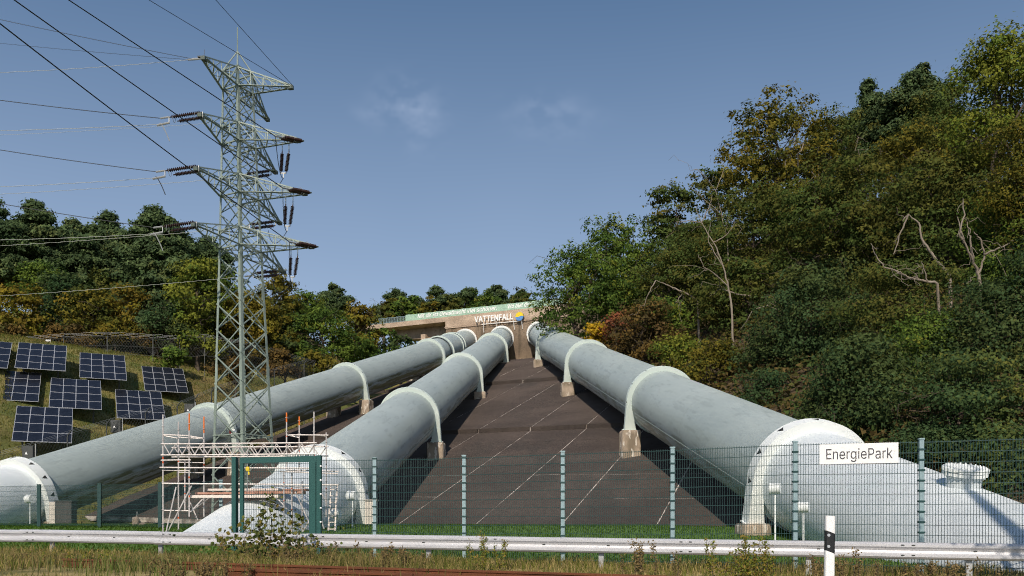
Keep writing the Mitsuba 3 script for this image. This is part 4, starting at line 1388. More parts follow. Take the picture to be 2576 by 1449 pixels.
def leaves(pos, nr, size, pal, g, clump, shape='leaf', thin=.42):
    """leaf-sized faces at pos, facing nr, each with the colour of its spray of leaves varied a little"""
    n = len(pos)
    r = g.normal(size=(n, 3))
    nr = nr + .5 * r
    nr /= np.linalg.norm(nr, axis=1, keepdims=True)
    a = np.cross(nr, g.normal(size=(n, 3)))
    a /= np.linalg.norm(a, axis=1, keepdims=True) + 1e-9
    b = np.cross(nr, a)
    s = size * g.uniform(.6, 1.35, n)[:, None]
    if shape == 'needle':
        v = np.stack([pos - a * s * .5, pos + b * s * thin * .5, pos + a * s * .5 + nr * s * .15, pos - b * s * thin * .5], 1)
    else:
        v = np.stack([pos - a * s * .5 - b * s * .3, pos + a * s * .5 - b * s * .3, pos + b * s * .55], 1)
    pc = np.array(PAL[pal] if isinstance(pal, str) else pal)
    k = (clump * len(pc)).astype(int) % len(pc)
    c = pc[k] * g.uniform(1.15, 2.35, n)[:, None]
    if shape == 'needle':
        i = np.arange(n)[:, None] * 4
        return v.reshape(-1, 3), np.concatenate([i + [0, 1, 2], i + [0, 2, 3]]), np.repeat(c, 4, 0)
    return v.reshape(-1, 3), np.arange(n)[:, None] * 3 + [0, 1, 2], np.repeat(c, 3, 0)


def limb(m, a, b, r0, r1, g, bend=.12, n=7, sides=6):
    t = np.linspace(0, 1, n)[:, None]
    L = np.linalg.norm(b - a)
    p = a + (b - a) * t
    w = np.cumsum(g.normal(size=(n, 3)), 0) * L * bend / n * 1.6
    w -= t * w[-1:]
    w[0] = 0
    p = p + w
    m.tube(p, np.linspace(r0, r1, n), sides)
    return p


def broad_tree(name, label, cx, top, bot, wpx, Y, pal, group='trees', leaf=.30, dens=1.0, layered=False, bark='bark', sprays=None, bare=0):
    """a crown of boughs, each a cloud of sprays, each spray a cluster of leaves; a trunk with limbs to the boughs"""
    g = np.random.default_rng(abs(hash_((cx, top, wpx))) % (2 ** 31))
    k = thing(name, label, 'bush' if name == 'bush' else 'tree', group)
    c0, ct, cb = at(cx, (top + bot) / 2, Y), at(cx, top, Y), at(cx, bot, Y)
    hw, hh = wpx / F * Y / 2, (ct[2] - cb[2]) / 2
    depth = min(hw, hh * 1.2)
    base = np.array([c0[0], Y, float(H(c0[0], Y)) - .3])
    nb = int(np.clip(9 + hw * hh * .55, 8, 34))
    boughs, rad = [], []
    for i in range(nb):
        for _ in range(40):
            u = g.normal(size=3)
            u /= np.linalg.norm(u)
            u *= g.uniform(.25, .80) ** .6
            if i < 3:
                u = np.array([g.uniform(-.35, .35), g.uniform(-.3, .1), .72])
            wz = 1.0 - .25 * max(0, -u[2])
            q = c0 + u * [hw * wz, depth, hh]
            if all(np.linalg.norm((q - b) / [hw, depth, hh]) > .26 for b in boughs):
                break
        boughs.append(q)
        rad.append(g.uniform(.34, .50) * min(hw, hh) + .35)
    area = 4 * hw * hh
    leaf = max(.15, Y / 874 * 2.7) * g.uniform(.8, 1.12)
    nl = int(min(area * .8 / (leaf ** 2 * .42) * 4.8 * dens, 60000))
    per = 30
    ns = max(nl // per, 30)
    w = np.array(rad) ** 2
    bi = g.choice(nb, ns, p=w / w.sum())
    u = g.normal(size=(ns, 3))
    u /= np.linalg.norm(u, axis=1, keepdims=True)
    flat = np.array([1.25, 1.25, .42]) if layered else np.array([1.1, 1.1, .85])
    sp = np.array(boughs)[bi] + u * (np.array(rad)[bi] * g.uniform(.45, 1.08, ns))[:, None] * flat
    # keep the crown inside its outline, ragged
    e = (sp - c0) / [hw, depth, hh]
    en = np.linalg.norm(e, axis=1)
    lim = .98 + .22 * meshkit.noise(e * 3.1 + cx)
    over = en > lim
    sp[over] = c0 + (e * (lim / en)[:, None] * [hw, depth, hh])[over]
    keep = meshkit.noise(sp * .55 + 11) > .21
    sp, u, bi = sp[keep], u[keep], bi[keep]
    ns = len(sp)
    sr = .62 if not layered else .75
    off = g.normal(size=(ns, per, 3)) * sr * .62 * np.array([1, 1, .55 if not layered else .30])
    pos = (sp[:, None] + off).reshape(-1, 3)
    nr = np.repeat(u * .8 + [0, -.1, .55], per, 0) + off.reshape(-1, 3) / sr * .55
    cl = np.repeat(np.clip(.55 * meshkit.noise(sp * .32 + 5) + .45 * g.uniform(size=ns), 0, .999), per)
    v, f, c = leaves(pos, nr, leaf, pal, g, cl)
    ok = pos[:, 2] > H(pos[:, 0], pos[:, 1]) + .05
    if ok.mean() < .6: print('BURIED', label, round(float(ok.mean()),2), 'ground', round(float(H(c0[0], Y)),1), 'crown', np.round([cb[2], ct[2]],1))
    f = f[ok]
    obj('crown', (v, f), 'leaf', k, color=c)
    tr = MB()
    r0 = max(.10, .028 * (hh * 2 + max(cb[2] - base[2], 0)))
    fork = c0 + [g.normal() * .15 * hw, .1 * depth, -.45 * hh]
    p = limb(tr, base, fork, r0, r0 * .62, g, .10, 8, 8)
    p2 = limb(tr, fork, c0 + [g.normal() * .1 * hw, 0, .55 * hh], r0 * .6, r0 * .12, g, .16, 9)
    for i in np.argsort(-np.array(rad))[:12]:
        s = p2[g.integers(0, 5)] if g.uniform() < .6 else p[g.integers(4, 8)]
        q = limb(tr, s, boughs[i] + g.normal(size=3) * rad[i] * .3, r0 * .32, r0 * .05, g, .30, 8)
        for _ in range(3):
            a = q[g.integers(3, 8)]
            limb(tr, a, a + g.normal(size=3) * [1, 1, .6] * rad[i] * .8, r0 * .10, .012, g, .35, 6, 4)
    obj('trunk', tr, bark, k, smooth=True)
    if bare:
        for _ in range(bare):
            bm = MB()
            a = c0 + np.array([g.uniform(-.7, .7) * hw, -depth * .8, g.uniform(-.6, .2) * hh])
            q = limb(bm, a, a + np.array([g.normal() * hw * .35, -depth * .2, g.uniform(.2, .5) * hh]), .06, .02, g, .5, 9, 6)
            for _ in range(4):
                s = q[g.integers(3, 8)]
                limb(bm, s, s + g.normal(size=3) * [1.1, .5, .8], .025, .010, g, .4, 6, 4)
            obj('bare_branch', bm, 'bark_pale', k, smooth=True, label='pale bare branch in front of the leaves')
    return k


def hash_(t):
    h = 1469598103
    for x in t:
        h = (h * 16777619 ^ int(x * 7 + 3)) & 0x7fffffff
    return h


def pine_tree(label, cx, top, bot, wpx, Y, group='pine trees', dens=1.0, size=.5, pointed=False):
    """whorls of flat bough pads round a straight stem, uneven, the top pointed or domed"""
    g = np.random.default_rng(hash_((cx, top, wpx, 5)))
    k = thing('pine_tree', label, 'tree', group)
    ct, cb = at(cx, top, Y), at(cx, bot, Y)
    hw, h = wpx / F * Y / 2 * 1.15, ct[2] - cb[2]
    base = np.array([ct[0] + g.normal() * .4, Y, float(H(ct[0], Y)) - .3])
    tr = MB()
    r0 = .016 * (ct[2] - base[2]) + .05
    limb(tr, base, ct - [0, 0, .3], r0, .04, g, .04, 12, 8)
    nb = int(np.clip(h * (3.0 if pointed else 2.8) + hw * 4, 14, 80))
    sp, out = [], []
    for i in range(nb):
        fz = (i + g.uniform(-.4, .9)) / nb
        fz = min(max(fz, 0), .985)
        prof = (1 - fz) ** .8 * .97 + .03 if pointed else (1 - fz ** 1.9) * (.88 + .12 * math.sin(fz * 41 + cx)) + .05
        reach = hw * prof * g.uniform(.4, 1.2)
        az = g.uniform(0, 2 * np.pi)
        z = cb[2] + h * fz
        s = base + (ct - base) * np.clip((z - base[2] - .05 * h) / (ct[2] - base[2]), .05, .99)
        e = np.array([ct[0] + reach * math.cos(az), Y + reach * math.sin(az), z + .04 * h * (1 - fz) * g.uniform(-.6, 1.2)])
        limb(tr, s, e, max(.025, r0 * .24 * (1 - fz * .7)), .015, g, .2, 6, 5)
        pr = np.clip(reach * .42, .25, 1.5) * ((.85 - .45 * fz) if pointed else 1.0)
        n = int(dens * 36 * pr ** 1.6) + 7
        q = e + g.normal(size=(n, 3)) * [pr * .62, pr * .62, pr * .20] - nrm([math.cos(az), math.sin(az), 0]) * g.uniform(0, .6, (n, 1)) * reach * .5
        sp.append(q)
        out.append((q - e) / pr * [.5, .5, 1.2])
    sp, out = np.vstack(sp), np.vstack(out)
    per = 24
    off = g.normal(size=(len(sp), per, 3)) * np.array([.30, .30, .17]) * (size / .5)
    pos = (sp[:, None] + off).reshape(-1, 3)
    nr = np.repeat(out * .8 + [0, -.25, .7], per, 0) + off.reshape(-1, 3) * .9
    cl = np.repeat(np.clip(.5 * meshkit.noise(sp * .5) + .5 * g.uniform(size=len(sp)), 0, .999), per)
    v, f, c = leaves(pos, nr, size * .62, 'pine', g, cl)
    ok = pos[:, 2] > H(pos[:, 0], pos[:, 1])
    obj('crown', (v, f[ok]), 'leaf', k, color=c)
    obj('trunk', tr, 'bark_pine', k, smooth=True)
    return k


TR = 'broad_tree'
# right slope, from the bridge to the right edge
for a in (
    ('broadleaf_tree', 'bright green tree overhanging the right end of the bridge', 1455, 628, 858, 235, 99, 'green', .33),
    ('broadleaf_tree', 'tall green tree behind the one overhanging the bridge, with the pointed top', 1548, 545, 840, 215, 107, 'green', .35),
    ('broadleaf_tree', 'dark feathery tree with flat sprays standing out left against the sky', 1695, 448, 760, 165, 112, 'robinia', .36, 1.0, True),
    ('broadleaf_tree', 'thin dark tree top between the feathery tree and the golden crowned tree', 1790, 408, 740, 150, 119, 'robinia', .36, .8, True),
    ('broadleaf_tree', 'broad golden olive crown forming the left summit of the right skyline', 1945, 230, 620, 270, 96, 'olive', .36, 1.0, False, 3),
    ('broadleaf_tree', 'olive brown tree just right of the golden crowned tree on the skyline', 2110, 268, 620, 200, 101, 'robinia', .36, 1.0, False, 3),
    ('broadleaf_tree', 'big yellow green tree filling the upper right corner', 2520, 78, 470, 250, 62, 'fresh', .30),
    ('broadleaf_tree', 'dark yellow green tree cut by the right edge below the highest crown', 2590, 300, 640, 230, 56, 'olive', .28),
    ('broadleaf_tree', 'russet tree behind the big yellow green corner tree', 2360, 222, 600, 230, 88, 'robinia', .34),
    ('broadleaf_tree', 'russet olive tree below the left skyline summit', 1890, 460, 760, 270, 86, 'robinia', .34, 1.0, True),
    ('broadleaf_tree', 'large brown tinged spreading tree in the middle of the right slope', 2120, 400, 760, 330, 76, 'robinia', .32, 1.1, True),
    ('broadleaf_tree', 'large spreading tree with pale crooked branches at the upper right', 2400, 380, 760, 360, 66, 'robinia', .29, 1.0, True),
    ('broadleaf_tree', 'brownish feathery tree right of the two green trees by the bridge', 1715, 600, 850, 240, 93, 'robinia', .34, 1.0, True),
    ('broadleaf_tree', 'dark tree with pale bare boughs above the second right ring', 1860, 640, 930, 260, 79, 'robinia', .32, 1.0, True, 3),
    ('broadleaf_tree', 'dark green tree halfway down the right slope above the lowest right ring', 2050, 660, 1010, 300, 62, 'dark', .28),
    ('broadleaf_tree', 'dark olive tree in the middle of the right slope, under the crooked branches', 2260, 650, 1040, 330, 54, 'robinia', .27, 1.0, True),
    ('broadleaf_tree', 'dense dark tree at the right edge above the fence', 2500, 715, 1060, 330, 47, 'dark', .25, 1.1),
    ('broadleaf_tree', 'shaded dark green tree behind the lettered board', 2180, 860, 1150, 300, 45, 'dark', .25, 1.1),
    ('broadleaf_tree', 'blue green feathery tree right of the lettered board', 2420, 880, 1210, 300, 40, 'bluegreen', .23, 1.1, True),
    ('bush', 'brown and green bush halfway up the right pipe, beside its third ring', 1625, 770, 940, 190, 84, 'brown', .30),
    ('bush', 'red leaved bush beside the upper right pipe', 1553, 792, 862, 80, 95, 'red', .26),
    ('bush', 'small golden bush just left of the red one', 1500, 818, 862, 62, 97, 'gold', .26),
    ('bush', 'yellow green bush above the right pipe, between its second and third rings', 1690, 852, 935, 150, 74, 'fresh', .28),
    ('bush', 'brown bush beside the red one, close to the pipe', 1585, 836, 905, 120, 87, 'brown', .28),
    ('bush', 'olive yellow bush just above the second right ring', 1790, 868, 990, 190, 67, 'olive', .27, .9),
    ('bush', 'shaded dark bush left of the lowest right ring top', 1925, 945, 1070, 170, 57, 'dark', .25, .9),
    ('bush', 'dark bush right behind the top of the lowest right ring', 2080, 980, 1110, 200, 48, 'dark', .24, .9),
    ('bush', 'dark bush behind the manhole of the right pipe', 2330, 1080, 1250, 260, 39, 'dark', .22, .9),
    ('bush', 'dark bush at the right edge, low behind the fence', 2550, 1090, 1290, 220, 36, 'bluegreen', .21, .9),
    ('broadleaf_tree', 'olive green tree between the feathery tree and the tall dark trunks', 1770, 560, 800, 210, 100, 'robinia', .3),
    ('broadleaf_tree', 'deep green tree in the gap under the golden crowned tree', 2010, 480, 800, 260, 89, 'green', .3),
    ('broadleaf_tree', 'green brown tree left of the crooked pale trunk', 2250, 480, 800, 260, 72, 'robinia', .3),
    ('broadleaf_tree', 'leafy green tree right of the crooked pale trunk, at the edge', 2530, 470, 800, 240, 58, 'green', .3),
    ('broadleaf_tree', 'yellowish green tree above the dead white limb', 2290, 330, 620, 240, 80, 'olive', .3),
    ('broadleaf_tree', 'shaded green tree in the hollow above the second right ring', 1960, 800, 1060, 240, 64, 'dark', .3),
    ('broadleaf_tree', 'green tree with russet tips low above the lettered board', 2330, 800, 1090, 280, 49, 'green', .3),
    ('bush', 'green bush in the dip between the red bush and the fallen trunk', 1680, 760, 900, 160, 88, 'green', .3),
    ('broadleaf_tree', 'green tree close behind the red bush', 1590, 690, 880, 190, 99, 'green', .3),
    ('broadleaf_tree', 'dark tree mostly outside the right edge of the view', 2660, 560, 1120, 260, 44, 'dark', .25),
):
    nm, lb, cx, tp_, bt_, w, Y, pal, lf, *r = a
    broad_tree(nm, lb, cx, tp_, bt_, w, Y, pal, 'trees and bushes on the right slope', lf, r[0] if r else 1.0, r[1] if len(r) > 1 else False, 'bark', None, r[2] if len(r) > 2 else 0)
pine_tree('blue green pine on the right skyline, left of two', 2185, 205, 420, 130, 122, dens=1.0, size=.6)
pine_tree('blue green pine on the right skyline, right and wider of two', 2315, 168, 430, 230, 118, dens=1.0, size=.6)

# the crooked pale limbs and the fallen grey trunks on the right slope
for nm, lb, pts, r in (('bare_tree', 'pale crooked bare trunk with forks, at the upper right', [[(2466, 735, 55), (2462, 690, 55), (2448, 655, 54.5), (2425, 610, 54), (2408, 545, 54)], [(2448, 655, 54.5), (2440, 600, 54.2), (2432, 560, 54)], [(2425, 610, 54), (2412, 590, 53.8), (2425, 540, 53.6), (2422, 500, 53.4)], [(2462, 690, 55), (2478, 640, 54.6), (2465, 600, 54.4), (2450, 585, 54.2)], [(2478, 640, 54.6), (2510, 625, 54), (2540, 612, 53.8)]], .15),
                       ('bare_tree', 'whitish dead limb lying across the foliage with a pointed upright twig', [[(2360, 712, 50), (2330, 708, 50), (2280, 695, 50), (2225, 672, 50.2), (2200, 640, 50.4), (2192, 612, 50.6)], [(2332, 708, 50), (2325, 680, 49.8), (2318, 656, 49.6)], [(2280, 695, 50), (2262, 684, 49.9), (2240, 676, 49.8)], [(2310, 704, 50), (2300, 686, 49.8)]], .09),
                       ('bare_tree', 'grey leaning dead trunk left of the whitish limb', [[(2390, 690, 56), (2350, 650, 56), (2320, 605, 56), (2312, 560, 56), (2285, 540, 56), (2270, 555, 56)], [(2285, 540, 56), (2260, 600, 56), (2248, 640, 56)]], .12),
                       ('bare_tree', 'pale branching dead tree in the dark foliage above the second right ring', [[(1840, 760, 73), (1832, 720, 73), (1820, 670, 73), (1795, 610, 73), (1765, 560, 73), (1750, 520, 73)], [(1820, 670, 73), (1800, 640, 73), (1780, 600, 72.8), (1788, 560, 72.6)], [(1832, 720, 73), (1800, 690, 72.8), (1770, 670, 72.6), (1755, 640, 72.4)], [(1795, 610, 73), (1830, 590, 72.8), (1850, 560, 72.6)], [(1765, 560, 73), (1735, 555, 72.8), (1700, 560, 72.6)], [(1765, 560, 73), (1785, 520, 72.8), (1792, 490, 72.6)]], .10),
                       ('bare_tree', 'fallen grey trunk slanting through the trees by the bridge', [[(1755, 755, 80), (1720, 735, 80), (1680, 718, 80), (1650, 705, 80)], [(1720, 735, 80), (1700, 760, 80)], [(1650, 705, 80), (1630, 740, 80), (1620, 770, 80)]], .12),
                       ('bare_tree', 'bare pale top twigs of a dying tree on the skyline left of the golden crown', [[(1830, 600, 84), (1815, 540, 84), (1800, 480, 84), (1770, 440, 84)], [(1800, 480, 84), (1820, 430, 84), (1815, 400, 84)], [(1815, 540, 84), (1770, 500, 84), (1735, 470, 84)], [(1770, 440, 84), (1750, 425, 84), (1738, 430, 84)]], .07)):
    k = thing(nm, lb, 'tree')
    g = np.random.default_rng(hash_((len(lb), pts[0][0][0])))
    for j, br in enumerate(pts):
        P_ = np.array([at(*q) for q in br])
        if j == 0:
            gz_ = float(H(P_[0][0], P_[0][1]))
            if P_[0][2] - gz_ > .5:
                P_ = np.vstack([[P_[0][0] + .3, P_[0][1] + .4, gz_ - .3], P_])
        tt = np.linspace(0, len(P_) - 1, len(P_) * 4)
        P2 = np.column_stack([np.interp(tt, np.arange(len(P_)), P_[:, q]) for q in range(3)]) + g.normal(size=(len(tt), 3)) * .025
        m = MB().tube(P2, np.linspace(r if j == 0 else r * .5, r * .18, len(P2)), 7)
        for _ in range(3):
            a = P2[g.integers(len(P2) // 3, len(P2))]
            limb(m, a, a + g.normal(size=3) * [.9, .4, .8], r * .16, .012, g, .4, 6, 4)
        obj('trunk' if j == 0 else 'branch', m, 'bark_pale', k, smooth=True)

# left slope
g = np.random.default_rng(31)
for a in (
    ('tall dark pine cut by the left edge', -20, 500, 720, 200, 114), ('tall pine second from the left edge', 92, 508, 735, 190, 116), ('lower pine in the gap between the left edge pines and the slender pine', 182, 555, 720, 130, 126),
    ('slender pine standing alone left of the big dark pine', 272, 536, 735, 140, 119), ('big dark pine with the highest top left of the pylon', 388, 522, 790, 210, 106), ('wide lower bough pine right in front of the big dark pine', 450, 640, 850, 170, 103),
    ('pale far pine right beside the pylon', 525, 598, 760, 130, 130), ('round lone pine top on the skyline right of the pylon', 832, 722, 800, 58, 172),
    ('farthest left small pine behind the bridge railing', 945, 768, 830, 46, 190), ('pointed pine behind the left end of the banner', 1005, 733, 830, 62, 188), ('short pine second behind the banner from the left', 1045, 744, 830, 60, 194),
    ('broad pine behind the first words of the banner', 1095, 727, 830, 84, 186), ('low pine in the dip behind the middle of the banner', 1143, 744, 830, 56, 196), ('tall pine behind the banner, left of the two highest', 1190, 720, 830, 78, 188),
    ('tall pine behind the banner, right of the two highest', 1250, 716, 830, 80, 192), ('pine behind the right end of the banner', 1310, 726, 830, 80, 187)):
    far = a[5] > 165
    pine_tree(a[0], a[1] + (g.uniform(-7, 7) if far else 0), a[2] + (g.uniform(-6, 9) if far else 0), a[3], a[4] * (g.uniform(1.3, 2.4) if far else 1.0), a[5], dens=1.1 if far else 1.0, size=.62 if far else .6, pointed=far)
for a in (
    ('broadleaf_tree', 'low olive tree behind the left end of the banner', 975, 756, 840, 90, 182, 'olive', .4), ('broadleaf_tree', 'low green tree behind the banner, between its first pines', 1030, 750, 840, 100, 180, 'green', .4),
    ('broadleaf_tree', 'low yellow green tree behind the banner, under the broad pine', 1085, 746, 840, 100, 179, 'olive', .4), ('broadleaf_tree', 'low green tree behind the middle of the banner', 1150, 750, 840, 110, 180, 'robinia', .4),
    ('broadleaf_tree', 'low olive tree behind the banner, under the two highest pines', 1220, 736, 840, 120, 181, 'green', .4), ('broadleaf_tree', 'low green tree behind the right end of the banner', 1300, 732, 840, 120, 180, 'robinia', .4),
    ('broadleaf_tree', 'yellow tree at the left edge above the solar panels', 40, 728, 880, 190, 99, 'yellow', .34), ('broadleaf_tree', 'dark green tree between the yellow trees at the left', 165, 690, 870, 150, 103, 'dark', .34),
    ('broadleaf_tree', 'dark olive tree under the slender pine', 262, 690, 850, 140, 107, 'robinia', .34), ('broadleaf_tree', 'yellow green tree left of the pylon, under the big pine', 330, 730, 870, 150, 100, 'yellow', .34),
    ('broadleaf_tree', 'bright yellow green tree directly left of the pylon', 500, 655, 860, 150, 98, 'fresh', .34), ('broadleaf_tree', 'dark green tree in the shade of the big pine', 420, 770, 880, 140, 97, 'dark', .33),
    ('broadleaf_tree', 'yellowish tree seen through the pylon lattice', 620, 745, 900, 170, 104, 'yellow', .34), ('broadleaf_tree', 'yellow brown tree directly right of the pylon', 710, 690, 870, 120, 112, 'olive', .36),
    ('broadleaf_tree', 'green tree on the skyline between the pylon and the lone pine', 775, 738, 880, 120, 120, 'green', .36), ('broadleaf_tree', 'broad green tree above the left pipe, right of the pylon', 815, 782, 925, 200, 108, 'green', .34),
    ('broadleaf_tree', 'tree with orange yellow top left of the bridge', 905, 768, 900, 110, 117, 'yellow', .36), ('broadleaf_tree', 'green tree under the left end of the bridge', 950, 835, 905, 150, 124, 'green', .36),
    ('broadleaf_tree', 'green tree behind the left edge yellow tree', 105, 665, 870, 170, 108, 'green', .34), ('broadleaf_tree', 'olive tree in the gap between two yellow trees at the left', 225, 735, 880, 150, 99, 'olive', .34),
    ('broadleaf_tree', 'dark tree behind the yellow green tree left of the pylon', 385, 690, 880, 170, 104, 'dark', .34), ('broadleaf_tree', 'green tree behind the pylon, under the far pale pine', 570, 700, 900, 170, 109, 'green', .34),
    ('broadleaf_tree', 'olive tree right behind the right pylon leg', 672, 760, 920, 150, 107, 'olive', .34), ('broadleaf_tree', 'dark green tree in the row above the left pipe, right of the rusty shrub', 752, 800, 920, 140, 109, 'dark', .34),
    ('bush', 'dense green bush under the bridge pier', 1030, 868, 905, 110, 126, 'dark', .34),
    ('bush', 'rust brown shrub at the left end of the upper wire fence', 30, 826, 890, 150, 95, 'brown', .30), ('bush', 'brown shrub behind the tiny white notice', 165, 822, 880, 150, 96, 'brown', .30),
    ('bush', 'yellow brown shrub above the middle solar table of the top row', 290, 815, 870, 150, 98, 'olive', .30), ('bush', 'reddish brown shrub behind the upper wire fence, left of the pylon', 400, 822, 880, 130, 99, 'brown', .30),
    ('bush', 'yellow green shrub at the foot of the pylon trees', 500, 838, 905, 140, 97, 'fresh', .30), ('bush', 'low green shrub at the right end of the upper wire fence', 440, 880, 930, 110, 92, 'green', .28),
    ('bush', 'rust coloured shrub seen right of the pylon legs', 715, 885, 950, 130, 98, 'brown', .30), ('bush', 'green shrub above the third left ring', 890, 855, 925, 170, 112, 'green', .32),
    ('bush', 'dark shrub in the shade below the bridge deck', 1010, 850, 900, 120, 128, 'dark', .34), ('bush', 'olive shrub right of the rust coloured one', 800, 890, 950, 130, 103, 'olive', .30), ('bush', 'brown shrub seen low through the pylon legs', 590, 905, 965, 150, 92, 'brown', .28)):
    nm, lb, cx, tp_, bt_, w, Y, pal, lf = a
    broad_tree(nm, lb, cx, tp_, bt_, w, Y, pal, 'trees and bushes on the left slope', lf, 1.1)

# ---------------------------------------------------------------- undergrowth, grass, weeds
def scatter(n, xr_, yr_, g, fz, keep=None):
    x, y = g.uniform(*xr_, n), g.uniform(*yr_, n)
    if keep is not None:
        q = keep(x, y)
        x, y = x[q], y[q]
    return np.column_stack([x, y, fz(x, y)])


def blades(p, h, w, cols, g, lean=.35, cs=.6):
    n = len(p)
    hh = h * g.uniform(.45, 1.3, n) if np.isscalar(h) else h
    az = g.uniform(0, np.pi, n)
    s = np.column_stack([np.cos(az), np.sin(az), az * 0]) * (w * g.uniform(.6, 1.4, n))[:, None]
    l = g.normal(size=(n, 2)) * lean * hh[:, None]
    mid = p + np.column_stack([l * .35, hh * .6])
    top = p + np.column_stack([l, hh])
    v = np.stack([p - s - [0, 0, .03], p + s - [0, 0, .03], mid + s * .7, mid - s * .7, top], 1).reshape(-1, 3)
    i = np.arange(n)[:, None] * 5
    f = np.concatenate([i + [0, 1, 2], i + [0, 2, 3], i + [3, 2, 4]])
    pc = np.array(cols)
    t = np.clip(cs * meshkit.noise(p * .9) + (1 - cs) * g.uniform(size=n), 0, .999)
    c = pc[(t * len(pc)).astype(int)] * g.uniform(.75, 1.25, n)[:, None]
    return v, f, np.repeat(c, 5, 0)


g = np.random.default_rng(21)


def track_thin(x, y):
    """thinner, shorter grass on the gravelly strip of the old track"""
    u = (x - r0[0]) * tn[0] + (y - r0[1]) * tn[1]
    v = (x - r0[0]) * td[0] + (y - r0[1]) * td[1]
    return np.where((u > -.15) & (u < 3.2) & (v > -1.8), .05, 1.0)


DRY = [(.24, .20, .055), (.33, .26, .09), (.17, .18, .04), (.44, .34, .15), (.12, .145, .03), (.27, .18, .075)]
p = scatter(110000, (-16, 13), (9.5, 21.5), g, H, lambda x, y: (np.abs(x) < .64 * y + 1) & (y + .12 * x < 20.6) & (g.uniform(size=len(x)) < (.12 + 1.0 * meshkit.noise(np.column_stack([x * .55, y * .55, x * 0]))) * track_thin(x, y)))
hgt = (.05 + .20 * meshkit.noise(p * [.8, .8, 0] + 4) ** 1.5) * g.uniform(.5, 1.4, len(p)) * (.35 + .65 * track_thin(p[:, 0], p[:, 1]))
v, f, c = blades(p, hgt, .007, DRY, g)
obj('verge_grass', (v, f), 'grass_blade', color=c, label='dry yellowish grass on the road verge', cat='grass', kind='stuff')
LAWN = [(.050, .105, .014), (.065, .125, .018), (.040, .085, .014), (.085, .13, .025)]
p = scatter(80000, (-26, 14), (19, 48), g, H, lambda x, y: (y + .12 * x > 20.4) & (np.abs(x) < .62 * y) & (y < 47 - .6 * x))
v, f, c = blades(p, .07, .016, LAWN, g)
obj('lawn_grass', (v, f), 'grass_blade', color=c, label='short green lawn behind the fence', cat='grass', kind='stuff')
HILL = [(.12, .13, .028), (.165, .15, .04), (.095, .115, .024), (.20, .165, .055), (.18, .13, .052)]
p = scatter(70000, (-62, -18), (55, 104), g, H, lambda x, y: (x < pipe_x('left', y) - 2.5) & (x > -.62 * y))
v, f, c = blades(p, .20, .03, HILL, g)
obj('slope_grass', (v, f), 'grass_blade', color=c, label='rough olive grass between the solar panels', cat='grass', kind='stuff')
p = scatter(80000, (6, 46), (36, 125), g, H, lambda x, y: (x > pipe_x('right', y) + 2.6) & (x < .66 * y) & (g.uniform(size=len(x)) < .15 + 1.0 * meshkit.noise(np.column_stack([x * .22, y * .22, x * 0]))))
nr = np.tile([0, -.3, .8], (len(p), 1))
v, f, c = leaves(p + [0, 0, 1] * g.uniform(.05, 1.3, (len(p), 1)), nr, .34, [(.030, .044, .014), (.050, .050, .016), (.075, .055, .022), (.040, .060, .018), (.09, .062, .028)], g, np.clip(.6 * meshkit.noise(p * .3) + .4 * g.uniform(size=len(p)), 0, .999))
obj('slope_undergrowth', (v, f), 'leaf', color=c, label='low leafy undergrowth and brown litter under the right slope trees', cat='undergrowth', kind='stuff')

p = scatter(26000, (-13, 8), (12.2, 18.6), g, H, lambda x, y: (np.abs(x) < .64 * y + 1) & (y + .12 * x < 18.2) & (g.uniform(size=len(x)) < (3.2 * (meshkit.noise(np.column_stack([x * .9, y * 1.3, x * 0 + 7])) - .5) + .55 * (x < -5)) * track_thin(x, y)))
hgt = g.uniform(.12, .42, len(p)) * (.5 + .8 * meshkit.noise(p * [.5, .5, 0] + 2))
v, f, c = blades(p, hgt, .006, [(.15, .16, .035), (.11, .13, .028), (.22, .19, .07), (.30, .23, .10), (.17, .12, .06)], g, .3)
obj('tall_grass', (v, f), 'grass_blade', color=c, label='taller clumped grass and seed stalks on the verge', cat='grass', kind='stuff')

p = scatter(5500, (-12, -4.2), (12.6, 15.6), g, H, lambda x, y: (np.abs(x) < .64 * y + 1) & (y + .18 * x > 11.6) & (g.uniform(size=len(x)) < 2.4 * (meshkit.noise(np.column_stack([x * .8, y * .8, x * 0 + 1])) - .32) * np.where(x > -5.7, .22, 1.0)))
v, f, c = blades(p, g.uniform(.14, .38, len(p)), .008, [(.16, .19, .05), (.12, .16, .04), (.24, .23, .09), (.20, .20, .07)], g, .22)
obj('reed_grass', (v, f), 'grass_blade', color=c, label='tall pale green reedy grass at the lower left', cat='grass', kind='stuff')

